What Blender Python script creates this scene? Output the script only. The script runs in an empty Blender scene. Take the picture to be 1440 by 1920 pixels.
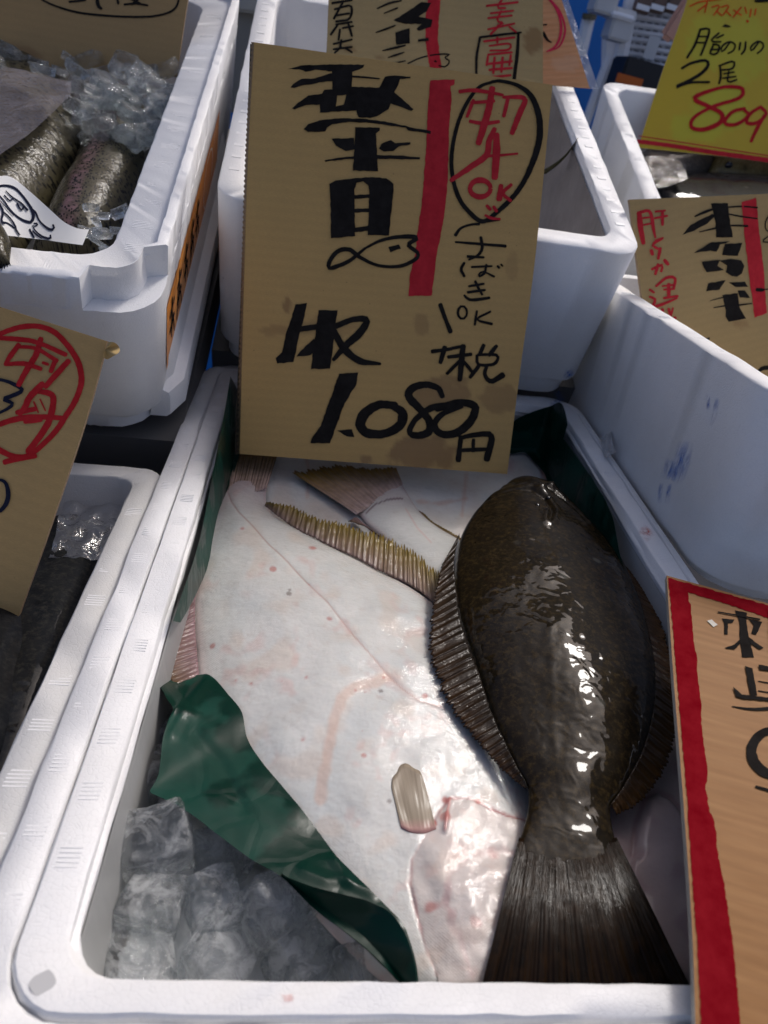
import bpy, math, random
import numpy as np
from mathutils import Vector, Matrix, noise
from mathutils.bvhtree import BVHTree
random.seed(7); np.random.seed(7)
SC = bpy.context.scene; COL = SC.collection
# ------------------------------------------------------------------ camera
RW = np.array([[0.9898429, -0.08124837, 0.11666076], [-0.05702669, 0.52476687, 0.84933367], [0.13022668, 0.84735968, -0.51480344]])
u_, s_, v_ = np.linalg.svd(RW); RW = u_ @ v_
CAM = np.array([0, 0, .296]); F = 1400.
cd = bpy.data.cameras.new('camera'); cam = bpy.data.objects.new('camera', cd); COL.objects.link(cam)
M4 = Matrix.Identity(4)
for i in range(3):
    M4[i][0], M4[i][1], M4[i][2], M4[i][3] = RW[i, 0], RW[i, 1], -RW[i, 2], CAM[i]
cam.matrix_world = M4
cd.sensor_fit = 'VERTICAL'; cd.sensor_height = 36; cd.lens = F / 1920 * 36; cd.clip_start = .01; cd.clip_end = 200
cd.dof.use_dof = True; cd.dof.focus_distance = .50; cd.dof.aperture_fstop = 11
SC.camera = cam
# ------------------------------------------------------------------ light
SUN_EL, SUN_AZ = math.radians(48), math.radians(42)      # azimuth measured from +y towards +x
w = bpy.data.worlds.new('World'); SC.world = w; w.use_nodes = True
nt = w.node_tree; bg = nt.nodes['Background']; sk = nt.nodes.new('ShaderNodeTexSky'); sk.sky_type = 'NISHITA'
sk.sun_disc = False; sk.sun_elevation = SUN_EL; sk.sun_rotation = SUN_AZ; sk.air_density = .32; sk.dust_density = 3.0; sk.ozone_density = 0.
nt.links.new(sk.outputs[0], bg.inputs[0]); bg.inputs[1].default_value = .15
sd = bpy.data.lights.new('sun', 'SUN'); sd.energy = .95; sd.angle = math.radians(10); sd.color = (1, .97, .93)
so = bpy.data.objects.new('sun', sd); COL.objects.link(so)
dirv = Vector((math.sin(SUN_AZ) * math.cos(SUN_EL), math.cos(SUN_AZ) * math.cos(SUN_EL), math.sin(SUN_EL)))
so.rotation_euler = dirv.to_track_quat('Z', 'Y').to_euler()
SC.view_settings.view_transform = 'Standard'; SC.view_settings.look = 'None'; SC.view_settings.exposure = .56
SC.cycles.max_bounces = 10; SC.cycles.transmission_bounces = 10; SC.cycles.transparent_max_bounces = 12
SC.cycles.caustics_reflective = False; SC.cycles.caustics_refractive = True; SC.cycles.blur_glossy = .6
# ------------------------------------------------------------------ geometry helpers
def ray(p): return RW @ np.array([p[0] - 720., -(p[1] - 960.), F])
def on(p, pt, n):
    r = ray(p); n = np.asarray(n, float); return CAM + r * ((np.asarray(pt) - CAM) @ n) / (n @ r)
def atz(p, z): return on(p, (0, 0, z), (0, 0, 1))
def rot(yaw, pit, rol=0):
    return np.array(Matrix.Rotation(yaw, 3, 'Z') @ Matrix.Rotation(pit, 3, 'X') @ Matrix.Rotation(rol, 3, 'Y'))
def Z(ox, oy, s): return lambda *pts: [(ox + x / s, oy + y / s) for x, y in pts]
def tag(o, label=None, cat=None, group=None, kind=None):
    for k, v in (('label', label), ('category', cat), ('group', group), ('kind', kind)):
        if v: o[k] = v
    return o
def empty(name, loc, label, cat, group=None):
    o = bpy.data.objects.new(name, None); COL.objects.link(o); o.location = loc; o.empty_display_size = .02
    return tag(o, label, cat, group)
def obj(name, V, Fc, m, parent=None, smooth=True, sharp=None, attr=None, uv=None, mats=None, mi=None):
    me = bpy.data.meshes.new(name); V = np.asarray(V, float)
    if parent is not None: V = V - np.array(wloc(parent))
    me.from_pydata([tuple(v) for v in V], [], [tuple(int(i) for i in f) for f in Fc])
    o = bpy.data.objects.new(name, me); COL.objects.link(o)
    for mm in (mats or [m]): me.materials.append(mm)
    if mi is not None: me.polygons.foreach_set('material_index', np.asarray(mi, dtype=np.int32))
    me.polygons.foreach_set('use_smooth', [smooth] * len(me.polygons))
    if sharp is not None: me.set_sharp_from_angle(angle=math.radians(sharp))
    if attr:
        for k, a in attr.items():
            a = np.asarray(a, float)
            if a.ndim == 1:
                at = me.attributes.new(k, 'FLOAT', 'POINT'); at.data.foreach_set('value', a.astype(np.float32))
            else:
                at = me.attributes.new(k, 'FLOAT_COLOR', 'POINT'); at.data.foreach_set('color', np.c_[a, np.ones(len(a))].astype(np.float32).ravel())
    if uv is not None:
        ul = me.uv_layers.new(name='UVMap'); li = np.zeros(len(me.loops), dtype=np.int32); me.loops.foreach_get('vertex_index', li)
        ul.data.foreach_set('uv', np.asarray(uv, dtype=np.float32)[li].ravel())
    if parent is not None: o.parent = parent
    me.update(); return o
def wloc(o):
    v = Vector((0, 0, 0))
    while o is not None: v = v + o.location; o = o.parent
    return v
def catmull(P, n, closed=False):
    P = np.asarray(P, float)
    if len(P) == 2 and not closed:
        t = np.linspace(0, 1, n)[:, None]; return P[0] * (1 - t) + P[1] * t
    Q = np.vstack([P[-1], P, P[0], P[1]]) if closed else np.vstack([2 * P[0] - P[1], P, 2 * P[-1] - P[-2]])
    k = len(P) if closed else len(P) - 1; out = []
    for i in range(k):
        a, b, c, d = Q[i:i + 4]
        for t in np.linspace(0, 1, 12, endpoint=False):
            out.append(.5 * (2 * b + (c - a) * t + (2 * a - 5 * b + 4 * c - d) * t * t + (3 * b - a - 3 * c + d) * t ** 3))
    out.append(P[0] if closed else P[-1]); out = np.array(out)
    s = np.r_[0, np.cumsum(np.linalg.norm(np.diff(out[:, :2], axis=0), axis=1))]
    q = np.linspace(0, s[-1], n); return np.array([np.interp(q, s, out[:, j]) for j in range(out.shape[1])]).T
def gridfaces(n, m, off=0, flip=False):
    i, j = np.meshgrid(np.arange(n - 1), np.arange(m - 1), indexing='ij'); a = (i * m + j).ravel() + off
    f = np.stack([a, a + 1, a + m + 1, a + m], 1); return f[:, ::-1] if flip else f
def inpoly(X, poly):
    x, y = X[:, 0], X[:, 1]; c = np.zeros(len(X), bool); P = np.asarray(poly, float); j = len(P) - 1
    for i in range(len(P)):
        xi, yi = P[i]; xj, yj = P[j]
        c ^= ((yi > y) != (yj > y)) & (x < (xj - xi) * (y - yi) / (yj - yi + 1e-12) + xi); j = i
    return c
def dpl(X, P):
    P = np.asarray(P, float)[:, :2]; d = np.full(len(X), 1e9)
    for a, b in zip(P[:-1], P[1:]):
        ab = b - a; t = np.clip(((X - a) @ ab) / (ab @ ab + 1e-9), 0, 1); d = np.minimum(d, np.linalg.norm(X - a - t[:, None] * ab, axis=1))
    return d
def sm(x, a, b): t = np.clip((x - a) / (b - a), 0, 1); return t * t * (3 - 2 * t)
def nz(X, s, seed=0): return np.array([noise.noise(Vector((x[0] * s + seed, x[1] * s - seed, seed * 1.7))) for x in X])
def bvh(*os):
    vs, fs = [], []
    for o in os:
        l = wloc(o); b = len(vs); vs += [v.co + l for v in o.data.vertices]; fs += [[b + i for i in p.vertices] for p in o.data.polygons]
    return BVHTree.FromPolygons(vs, fs)
def drape(p, B, z, lift):
    r = Vector(ray(p)).normalized(); h = B.ray_cast(Vector(CAM), r)
    if h[0] is None: return atz(p, z)
    return np.array(h[0] - r * lift)
# ------------------------------------------------------------------ materials
class N:
    def __init__(s, name):
        s.m = bpy.data.materials.new(name); s.m.use_nodes = True; s.t = s.m.node_tree; s.b = s.t.nodes['Principled BSDF']; s.out = s.t.nodes['Material Output']
        s.co = s.t.nodes.new('ShaderNodeTexCoord')
    def n(s, typ, **k):
        x = s.t.nodes.new('ShaderNode' + typ)
        for a, v in k.items(): setattr(x, a, v)
        return x
    def l(s, a, b): s.t.links.new(a, b)
    def setv(s, node, i, v):
        if hasattr(v, 'is_linked'): s.l(v, node.inputs[i])
        else: node.inputs[i].default_value = v
    def noise(s, scale, det=4, rough=.5, vec=None, dist=0):
        x = s.n('TexNoise'); s.l(vec or s.co.outputs['Object'], x.inputs['Vector']); x.inputs['Scale'].default_value = scale; x.inputs['Detail'].default_value = det; x.inputs['Roughness'].default_value = rough; x.inputs['Distortion'].default_value = dist; return x.outputs['Fac']
    def noise_vec(s, scale, amt):
        x = s.n('TexNoise'); s.l(s.co.outputs['Object'], x.inputs['Vector']); x.inputs['Scale'].default_value = scale; x.inputs['Detail'].default_value = 3
        y = s.n('MixRGB'); y.blend_type = 'LINEAR_LIGHT'; y.inputs[0].default_value = amt; s.l(s.co.outputs['Object'], y.inputs[1]); s.l(x.outputs['Color'], y.inputs[2]); return y.outputs[0]
    def voro(s, scale, feat='F1', vec=None, out='Distance'):
        x = s.n('TexVoronoi', feature=feat); s.l(vec or s.co.outputs['Object'], x.inputs['Vector']); x.inputs['Scale'].default_value = scale; return x.outputs[out]
    def mapping(s, sc=(1, 1, 1), rot=(0, 0, 0), src='Object'):
        x = s.n('Mapping'); s.l(s.co.outputs[src], x.inputs[0]); x.inputs['Scale'].default_value = sc; x.inputs['Rotation'].default_value = rot; return x.outputs[0]
    def wave(s, scale, vec, dist=0, det=2, axis='X', prof='SIN'):
        x = s.n('TexWave', wave_profile=prof, bands_direction=axis); s.l(vec, x.inputs[0]); x.inputs['Scale'].default_value = scale; x.inputs['Distortion'].default_value = dist; x.inputs['Detail'].default_value = det; x.inputs['Detail Scale'].default_value = 1.5; return x.outputs['Fac']
    def ramp(s, v, stops):
        x = s.n('ValToRGB'); s.l(v, x.inputs[0]); e = x.color_ramp.elements
        while len(e) < len(stops): e.new(.5)
        for q, (p, c) in zip(e, stops): q.position = p; q.color = (c, c, c, 1) if not hasattr(c, '__len__') else (*c, 1)
        return x.outputs[0]
    def math(s, op, a, b=0.):
        x = s.n('Math', operation=op); s.setv(x, 0, a); s.setv(x, 1, b); return x.outputs[0]
    def mix(s, f, a, b, bt='MIX'):
        x = s.n('Mix', data_type='RGBA', blend_type=bt); s.setv(x, 0, f)
        for i, v in ((6, a), (7, b)):
            if hasattr(v, 'is_linked'): s.l(v, x.inputs[i])
            else: x.inputs[i].default_value = (*v, 1)
        return x.outputs[2]
    def attr(s, name, out='Fac'):
        x = s.n('Attribute', attribute_name=name); return x.outputs[out]
    def bump(s, h, st, dist, prev=None):
        x = s.n('Bump'); s.l(h, x.inputs['Height']); s.setv(x, 'Strength', st); x.inputs['Distance'].default_value = dist
        if prev is not None: s.l(prev, x.inputs['Normal'])
        return x.outputs[0]
    def done(s, base=None, rough=None, normal=None, **k):
        if base is not None:
            if hasattr(base, 'is_linked'): s.l(base, s.b.inputs['Base Color'])
            else: s.b.inputs['Base Color'].default_value = (*base, 1)
        if rough is not None: s.setv(s.b, 'Roughness', rough)
        if normal is not None: s.l(normal, s.b.inputs['Normal'])
        for a, v in k.items(): s.setv(s.b, a.replace('_', ' '), v)
        return s.m
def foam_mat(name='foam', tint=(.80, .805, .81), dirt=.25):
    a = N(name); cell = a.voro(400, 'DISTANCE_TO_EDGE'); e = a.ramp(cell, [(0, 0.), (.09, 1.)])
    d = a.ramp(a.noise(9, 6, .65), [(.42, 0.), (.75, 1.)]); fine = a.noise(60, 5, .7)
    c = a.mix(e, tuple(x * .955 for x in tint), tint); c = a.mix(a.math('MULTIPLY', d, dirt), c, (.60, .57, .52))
    c = a.mix(a.ramp(fine, [(.35, 0.), (.7, .12)]), c, (.62, .63, .66))
    spk = a.ramp(a.voro(38), [(.028, .75), (.045, 0.)]); c = a.mix(a.math('MULTIPLY', spk, a.ramp(a.noise(23), [(.56, 0.), (.62, .8)])), c, (.12, .1, .08))
    st = a.attr('stain', 'Color')
    hs = a.n('Attribute', attribute_name='stain'); c = a.mix(hs.outputs['Alpha'] if False else a.attr('stainf'), c, st)
    nb = a.bump(e, .20, .0007); nb = a.bump(fine, .12, .002, nb)
    return a.done(c, a.ramp(fine, [(.3, .42), (.7, .62)]), nb, Subsurface_Weight=.08, Subsurface_Radius=(.01, .01, .01), Subsurface_Scale=.3)
FOAM = foam_mat()
def ribs_mat():
    a = N('foam_ribs'); return a.done((.83, .83, .83), .5)
RIBM = ribs_mat()
def card_mat(name, base, flute=260., axis='Y', wet=(.20, .088, .012)):
    a = N(name); uvm = a.mapping((1, 1, 1), src='UV'); b = tuple(base)
    fib = a.noise(300, 6, .75, a.mapping((1, 6, 1), src='UV')); blot = a.noise(14, 4, .6, uvm)
    wv = a.wave(flute / (2 * math.pi) * 1.0, uvm, .6, 2, axis)
    c = a.mix(a.ramp(fib, [(.25, 0.), (.8, 1.)]), tuple(x * .78 for x in b), tuple(x * 1.14 for x in b))
    c = a.mix(a.ramp(blot, [(.35, 0.), (.75, .35)]), c, tuple(x * .72 for x in b))
    c = a.mix(a.math('MULTIPLY', wv, .11), c, tuple(x * .6 for x in b))
    spk = a.ramp(a.voro(120, vec=uvm), [(.05, .5), (.08, 0.)]); c = a.mix(a.math('MULTIPLY', spk, a.ramp(a.noise(31, vec=uvm), [(.55, 0.), (.6, 1.)])), c, (.08, .05, .02))
    st = a.attr('stain'); c = a.mix(a.math('MULTIPLY', st, .8), c, wet)
    nb = a.bump(wv, .05, .0005); nb = a.bump(fib, .10, .0005, nb); nb = a.bump(a.noise(25, 2, vec=uvm), .25, .002, nb)
    return a.done(c, a.mix(st, (.72,) * 3, (.3,) * 3), nb)
CARD = card_mat('cardboard', (.55, .345, .115))
CARD2 = card_mat('cardboard_pale', (.45, .32, .135))
CARDE = N('cardboard_edge').done((.22, .15, .085), .8)
DARKE = N('flute_gap').done((.05, .035, .02), .9)
def ink_mat(name, col, dry=.05):
    a = N(name); f = a.noise(90, 5, .7); c = a.mix(a.ramp(f, [(.3, 0.), (.8, 1.)]), col, tuple(min(1, x * 1.5 + dry * .15) for x in col))
    return a.done(c, a.ramp(f, [(.3, .4), (.7, .6)]), a.bump(a.noise(200), .1, .0004), Specular_IOR_Level=.0)
BLACK = ink_mat('black_ink', (.014, .0122, .011)); RED = ink_mat('red_ink', (.40, .022, .03)); DKRED = ink_mat('dark_red_ink', (.36, .016, .02)); ORED = ink_mat('orange_red_ink', (.55, .05, .012)); NAVY = ink_mat('blue_black_ink', (.012, .014, .028))
PINKR = ink_mat('pink_red_ink', (.52, .03, .07))
def white_skin():
    a = N('pale_fish_skin'); co = a.attr('tint', 'Color')
    sc = a.wave(330, a.mapping((1, 1, .2), (0, 0, .9)), 1.2, 2); sc2 = a.wave(330, a.mapping((1, 1, .2), (0, 0, -.75)), 1.2, 2); scl = a.math('MULTIPLY', sc, sc2)
    n1 = a.noise(42, 5, .6); n2 = a.noise(130, 5, .65); n3 = a.noise(260, 3, .6, a.mapping((1, 2.6, 1), (0, 0, .5)))
    c = a.mix(a.ramp(n1, [(.35, 0.), (.75, .5)]), co, (.50, .55, .56), 'MULTIPLY'); c = a.mix(.5, co, c)
    c = a.mix(a.ramp(n2, [(.55, 0.), (.8, .3)]), c, (.64, .50, .44), 'MULTIPLY')
    nb = a.bump(n1, .35, .006); nb = a.bump(scl, .18, .0007, nb)
    cn = a.bump(a.noise(55, 4, .55), .20, .006); cn = a.bump(n3, .24, .0016, cn); cn = a.bump(scl, .10, .0005, cn)
    a.l(cn, a.b.inputs['Coat Normal'])
    return a.done(c, .45, nb, Subsurface_Weight=.2, Subsurface_Radius=(.012, .008, .006), Subsurface_Scale=.35, Coat_Weight=1., Coat_Roughness=.03, Specular_IOR_Level=.15)
SKIN = white_skin()
def dark_skin(name, c0, c1, c2, sp=95, coat=.8, bump=1.):
    a = N(name); v = a.voro(sp, 'SMOOTH_F1'); n1 = a.noise(60, 6, .7); n2 = a.noise(420, 3, .6); n3 = a.noise(170, 4, .6)
    c = a.mix(a.ramp(n1, [(.3, 0.), (.7, 1.)]), c0, c1); c = a.mix(a.ramp(a.noise(260, 5, .75), [(.48, 0.), (.66, .9)]), c, c2)
    c = a.mix(a.ramp(v, [(.08, .7), (.2, 0.)]), c, tuple(x * .35 for x in c0))
    pale = a.ramp(a.voro(21), [(.05, .5), (.09, 0.)]); c = a.mix(a.math('MULTIPLY', pale, a.ramp(a.noise(11), [(.5, 0.), (.6, 1.)])), c, (.10, .10, .085))
    nb = a.bump(n1, .15, .003); nb = a.bump(n2, .3, .0006, nb)
    cn = a.bump(a.noise(80, 1.2, .4, dist=1.), .17 * bump, .004); cn = a.bump(a.noise(190, 0, .5, dist=.6), .05 * bump, .0014, cn)
    a.l(cn, a.b.inputs['Coat Normal'])
    return a.done(c, .55, nb, Coat_Weight=coat, Coat_Roughness=.02, Coat_IOR=1.33, Specular_IOR_Level=.04)
DARK = dark_skin('dark_flounder_skin', (.0055, .0038, .0016), (.0135, .0088, .0038), (.042, .027, .009), coat=.6)
BLACKF = dark_skin('black_fish_skin', (.004, .0045, .006), (.009, .010, .012), (.018, .018, .018), 60, .6, .4)
def trout_skin():
    a = N('trout_skin'); uv = a.mapping((70, 34, 1), (0, 0, .3), src='UV'); v = a.voro(1., vec=uv); co = a.attr('tint', 'Color')
    msk = a.math('MULTIPLY', a.ramp(v, [(.34, 1.), (.48, 0.)]), a.ramp(a.noise(160, 2), [(.36, 0.), (.44, 1.)]))
    c = a.mix(a.ramp(a.noise(150, 4), [(.3, 0.), (.75, 1.)]), co, (.04, .034, .019)); c = a.mix(msk, c, (.004, .004, .004))
    nb = a.bump(a.noise(300, 3), .3, .0007); cn = a.bump(a.noise(110, 4, .6), .4, .003); cn = a.bump(a.noise(420, 3), .3, .001, cn); a.l(cn, a.b.inputs['Coat Normal'])
    return a.done(c, .5, nb, Coat_Weight=.6, Coat_Roughness=.05, Coat_IOR=1.33, Specular_IOR_Level=.05)
TROUT = trout_skin()
def fin_mat(name, c0, c1, rays=55, coat=.7, wk=1.):
    a = N(name); uv = a.mapping((1, 1, 1), src='UV'); wv = a.wave(rays / (2 * math.pi) * 1., uv, .35, 2, 'X')
    sep = a.n('SeparateXYZ'); a.l(a.co.outputs['UV'], sep.inputs[0]); v = sep.outputs[1]
    c = a.mix(a.ramp(v, [(.0, 0.), (.9, 1.)]), c0, c1); c = a.mix(a.math('MULTIPLY', wv, .30 * wk), c, tuple(x * .35 for x in c0))
    c = a.mix(a.ramp(a.noise(120, 4), [(.45, 0.), (.8, .5)]), c, tuple(x * .5 for x in c1)); wv = a.wave(rays / (2 * math.pi) * 2.3, uv, 1.5, 3, 'X') if wk < 1 else wv
    nb = a.bump(wv, .5 * wk, .0012); cn = a.bump(wv, .5 * wk, .0016); cn = a.bump(a.noise(160, 4), .5 if wk == 1. else .2, .0025, cn); a.l(cn, a.b.inputs['Coat Normal'])
    return a.done(c, .5, nb, Coat_Weight=coat, Coat_Roughness=.05, Coat_IOR=1.36, Specular_IOR_Level=.1)
FIN_W = fin_mat('olive_fin', (.24, .16, .14), (.20, .135, .018), 75)
FIN_P = fin_mat('purple_fin', (.26, .16, .17), (.13, .075, .04), 60)
FIN_T = fin_mat('tail_fin_skin', (.46, .34, .31), (.20, .115, .012), 30)
FIN_D = fin_mat('dark_fin', (.009, .006, .0035), (.030, .013, .004), 70, .45)
FIN_DR = fin_mat('brown_fin', (.022, .012, .005), (.075, .034, .007), 60, .6)
def tail_mat():
    a = N('dark_tail_fin'); uv = a.mapping((26, 1.3, 1), src='UV'); n = a.noise(1.6, 5, .6, uv); n3 = a.noise(4., 3, .6, uv)
    c = a.mix(a.ramp(n, [(.35, 0.), (.65, 1.)]), (.0045, .003, .0016), (.014, .0075, .0035)); c = a.mix(a.ramp(a.noise(150, 4), [(.5, 0.), (.75, .7)]), c, (.022, .011, .004))
    cn = a.bump(n, .28, .0035); cn = a.bump(n3, .12, .0014, cn); cn = a.bump(a.noise(60, 3), .12, .004, cn); a.l(cn, a.b.inputs['Coat Normal'])
    return a.done(c, .6, a.bump(n3, .3, .0008), Coat_Weight=.5, Coat_Roughness=.02, Coat_IOR=1.33, Specular_IOR_Level=.0)
FIN_DT = tail_mat()
FIN_B = fin_mat('olive_tip', (.06, .05, .012), (.05, .04, .01), 8)
def pec():
    a = N('beige_fin'); uv = a.mapping((22, 1.2, 1), src='UV'); n = a.noise(1.5, 3, .5, uv); sep = a.n('SeparateXYZ'); a.l(a.co.outputs['UV'], sep.inputs[0]); c = a.mix(a.ramp(n, [(.35, 0.), (.7, 1.)]), (.25, .205, .15), (.30, .25, .19)); c = a.mix(a.ramp(sep.outputs[1], [(.0, .8), (.22, 0.)]), c, (.50, .25, .24))
    c = a.mix(a.ramp(a.noise(150, 3), [(.72, 0.), (.78, .5)]), c, (.42, .12, .10)); return a.done(c, .35, a.bump(n, .06, .0008), Coat_Weight=.1, Coat_Roughness=.1, Specular_IOR_Level=.1)
PEC = pec()
def green_mat():
    a = N('green_waxed_paper'); n1 = a.noise(26, 5, .6); n2 = a.noise(19, 4, .5)
    wet = a.ramp(n2, [(.46, 0.), (.50, 1.)])
    c = a.mix(a.ramp(n1, [(.3, 0.), (.7, 1.)]), (.002, .030, .020), (.004, .050, .035)); c = a.mix(a.math('MULTIPLY', wet, .8), c, (.0008, .017, .0115))
    cr = a.ramp(a.voro(24, 'DISTANCE_TO_EDGE', a.noise_vec(9, .06)), [(0, 0.), (.10, 1.)]); nb = a.bump(cr, .11, .002); nb = a.bump(a.noise(330, 3), .1, .0006, nb)
    return a.done(c, a.mix(wet, (.5,) * 3, (.28,) * 3), nb, Coat_Weight=.06, Coat_Roughness=.08, Specular_IOR_Level=.14)
GREEN = green_mat()
def ice_mat(fr=.70):
    a = N('ice'); ge = a.n('NewGeometry'); P_ = ge.outputs['Position']; n1 = a.noise(62, 4, .55, P_); n2 = a.noise(190, 4, .6, P_)
    nb = a.bump(n1, .8, .008); nb = a.bump(n2, .35, .0016, nb)
    g = a.n('BsdfGlass'); g.inputs['IOR'].default_value = 1.31; g.inputs['Roughness'].default_value = .03; g.inputs['Color'].default_value = (.97, .985, .99, 1); a.l(nb, g.inputs['Normal'])
    d = a.n('BsdfTranslucent'); d.inputs[0].default_value = (.8, .83, .84, 1); a.l(nb, d.inputs['Normal'])
    dd = a.n('BsdfDiffuse'); dd.inputs[0].default_value = (.80, .82, .83, 1)
    m0 = a.n('MixShader'); m0.inputs[0].default_value = .5; a.l(d.outputs[0], m0.inputs[1]); a.l(dd.outputs[0], m0.inputs[2])
    tp = a.n('BsdfTransparent'); tp.inputs[0].default_value = (.97, .985, .985, 1); gm = a.n('MixShader'); gm.inputs[0].default_value = .22; a.l(g.outputs[0], gm.inputs[1]); a.l(tp.outputs[0], gm.inputs[2])
    m = a.n('MixShader'); a.l(a.ramp(a.noise(70, 6, .72, P_, .8), [(.42, .05), (.62, fr)]), m.inputs[0]); a.l(gm.outputs[0], m.inputs[1]); a.l(m0.outputs[0], m.inputs[2])
    a.l(m.outputs[0], a.out.inputs[0]); return a.m
ICE = ice_mat(); ICE2 = ice_mat(.22)
def film_mat(name, milky=.3, col=(.75, .74, .76)):
    a = N(name); tr = a.n('BsdfTransparent'); gl = a.n('BsdfGlossy'); gl.inputs['Roughness'].default_value = .08; df = a.n('BsdfDiffuse'); df.inputs[0].default_value = (*col, 1)
    nb = a.bump(a.noise(75, 4, .6, dist=1.), .6, .004); a.l(nb, gl.inputs['Normal'])
    m1 = a.n('MixShader'); a.l(a.ramp(a.noise(30, 4), [(.3, milky * .6), (.7, milky * 1.4)]), m1.inputs[0]); a.l(tr.outputs[0], m1.inputs[1]); a.l(df.outputs[0], m1.inputs[2])
    fr = a.n('Fresnel'); fr.inputs[0].default_value = 1.45; a.l(nb, fr.inputs['Normal'])
    m2 = a.n('MixShader'); a.l(fr.outputs[0], m2.inputs[0]); a.l(m1.outputs[0], m2.inputs[1]); a.l(gl.outputs[0], m2.inputs[2]); a.l(m2.outputs[0], a.out.inputs[0]); return a.m
FILM = film_mat('cloudy_film', .26, (.36, .33, .36)); CLEAR = film_mat('clear_film', .12)
def plain(name, c, r=.5, **k): return N(name).done(c, r, **k)
PAPER = plain('white_paper', (.72, .72, .70), .7)
# ------------------------------------------------------------------ the setting
def slab(name, x0, x1, y0, y1, z0, z1, m, kind='structure', R=None, o=(0, 0, 0)):
    V = np.array([(x, y, z) for z in (z0, z1) for y in (y0, y1) for x in (x0, x1)], float)
    if R is not None: V = V @ R.T + np.array(o)
    q = obj(name, V, [(0, 2, 3, 1), (4, 5, 7, 6), (0, 1, 5, 4), (2, 6, 7, 3), (0, 4, 6, 2), (1, 3, 7, 5)], m, smooth=False); q['kind'] = kind; return q
def conc():
    a = N('wet_concrete'); n = a.noise(3, 8, .65); return a.done(a.ramp(n, [(.3, (.04, .04, .04)), (.75, (.10, .10, .10))]), .55, a.bump(a.noise(40, 6), .3, .004))
CONC = conc()
slab('ground', -40, 40, -40, 40, -1.0, -.8, CONC)
TABLE = plain('dark_table_top', (.10, .098, .095), .5)
slab('display_table', -1.2, 1.6, -.25, .60, -.22, -.165, TABLE)
slab('display_shelf', -.104, 1.6, .03, .62, -.05, -.004, TABLE, R=rot(0, .3564), o=(0, .753, .0))
slab('display_shelf', -1.2, -.1055, .01, .62, -.05, -.003, TABLE, R=rot(0, .3249), o=(0, .582, -.0095))
# ------------------------------------------------------------------ foam boxes
def rrect(x0, x1, y0, y1, r, k=7, side=26):
    r = max(r, .0004); pts = []
    for cx, cy, a0 in ((x1 - r, y0 + r, -90), (x1 - r, y1 - r, 0), (x0 + r, y1 - r, 90), (x0 + r, y0 + r, 180)):
        for i in range(k): a = math.radians(a0 + 90 * i / (k - 1)); pts.append((cx + r * math.cos(a), cy + r * math.sin(a)))
    out = []
    for i in range(4):
        c = pts[i * k:(i + 1) * k]; nx = pts[((i + 1) * k) % (4 * k)]; out += c
        for j in range(1, side): t = j / side; out.append((c[-1][0] * (1 - t) + nx[0] * t, c[-1][1] * (1 - t) + nx[1] * t))
    return np.array(out)
def box_mesh(rings, wob=.00022, side=26, notch=None):
    V, Fc = [], []; n = None
    for k_, (x0, x1, y0, y1, r, z) in enumerate(rings):
        p = rrect(x0, x1, y0, y1, r, side=side); n = len(p)
        if notch and k_ >= notch[0]:
            d = max(0, notch[1] - (notch[3] - x1)); q = rrect(x0 + d, x1 - d, y0 + d, y1 - d, r - d, side=side)
            m_ = (p[:, 0] > notch[3] - notch[2]) & (p[:, 1] < notch[2]); p[m_] = q[m_]
        V.append(np.c_[p, np.full(n, z)] + np.random.normal(0, wob, (n, 3)))
    for k in range(len(rings) - 1):
        for i in range(n): j = (i + 1) % n; Fc.append((k * n + i, k * n + j, (k + 1) * n + j, (k + 1) * n + i))
    Fc.append(tuple(range(n))[::-1]); Fc.append(tuple((len(rings) - 1) * n + i for i in range(n)))
    return np.vstack(V), Fc
def ribs(lines, dirs, R, o, root, n=5, gap=.0022, w=.0008, ln=.0085, h=.00005, step=.033):
    V, Fc = [], []
    for (a, b), d in zip(lines, dirs):
        a, b, d = np.array(a, float), np.array(b, float), np.array(d, float); L = np.linalg.norm(b - a); t = (b - a) / L; up = np.cross(t, d); d = -d if up[2] < 0 else d; up = np.cross(t, d)
        s = .02
        while s < L - .02:
            for i in range(n):
                c = a + t * (s + i * gap); q = len(V)
                for e in (0, h):
                    for y in (-ln / 2, ln / 2):
                        for x in (-w / 2, w / 2): V.append(c + t * x + d * y + up * (e if e else -.0004))
                Fc += [tuple(q + k for k in f) for f in ((4, 5, 7, 6), (0, 1, 5, 4), (2, 6, 7, 3), (0, 4, 6, 2), (1, 3, 7, 5))]
            s += step * random.uniform(.95, 1.05)
    V = np.array(V) @ R.T + np.array(o); p = obj('moulded_ribs', V, Fc, RIBM, root, smooth=False); p['kind'] = 'stuff'; return p
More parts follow.
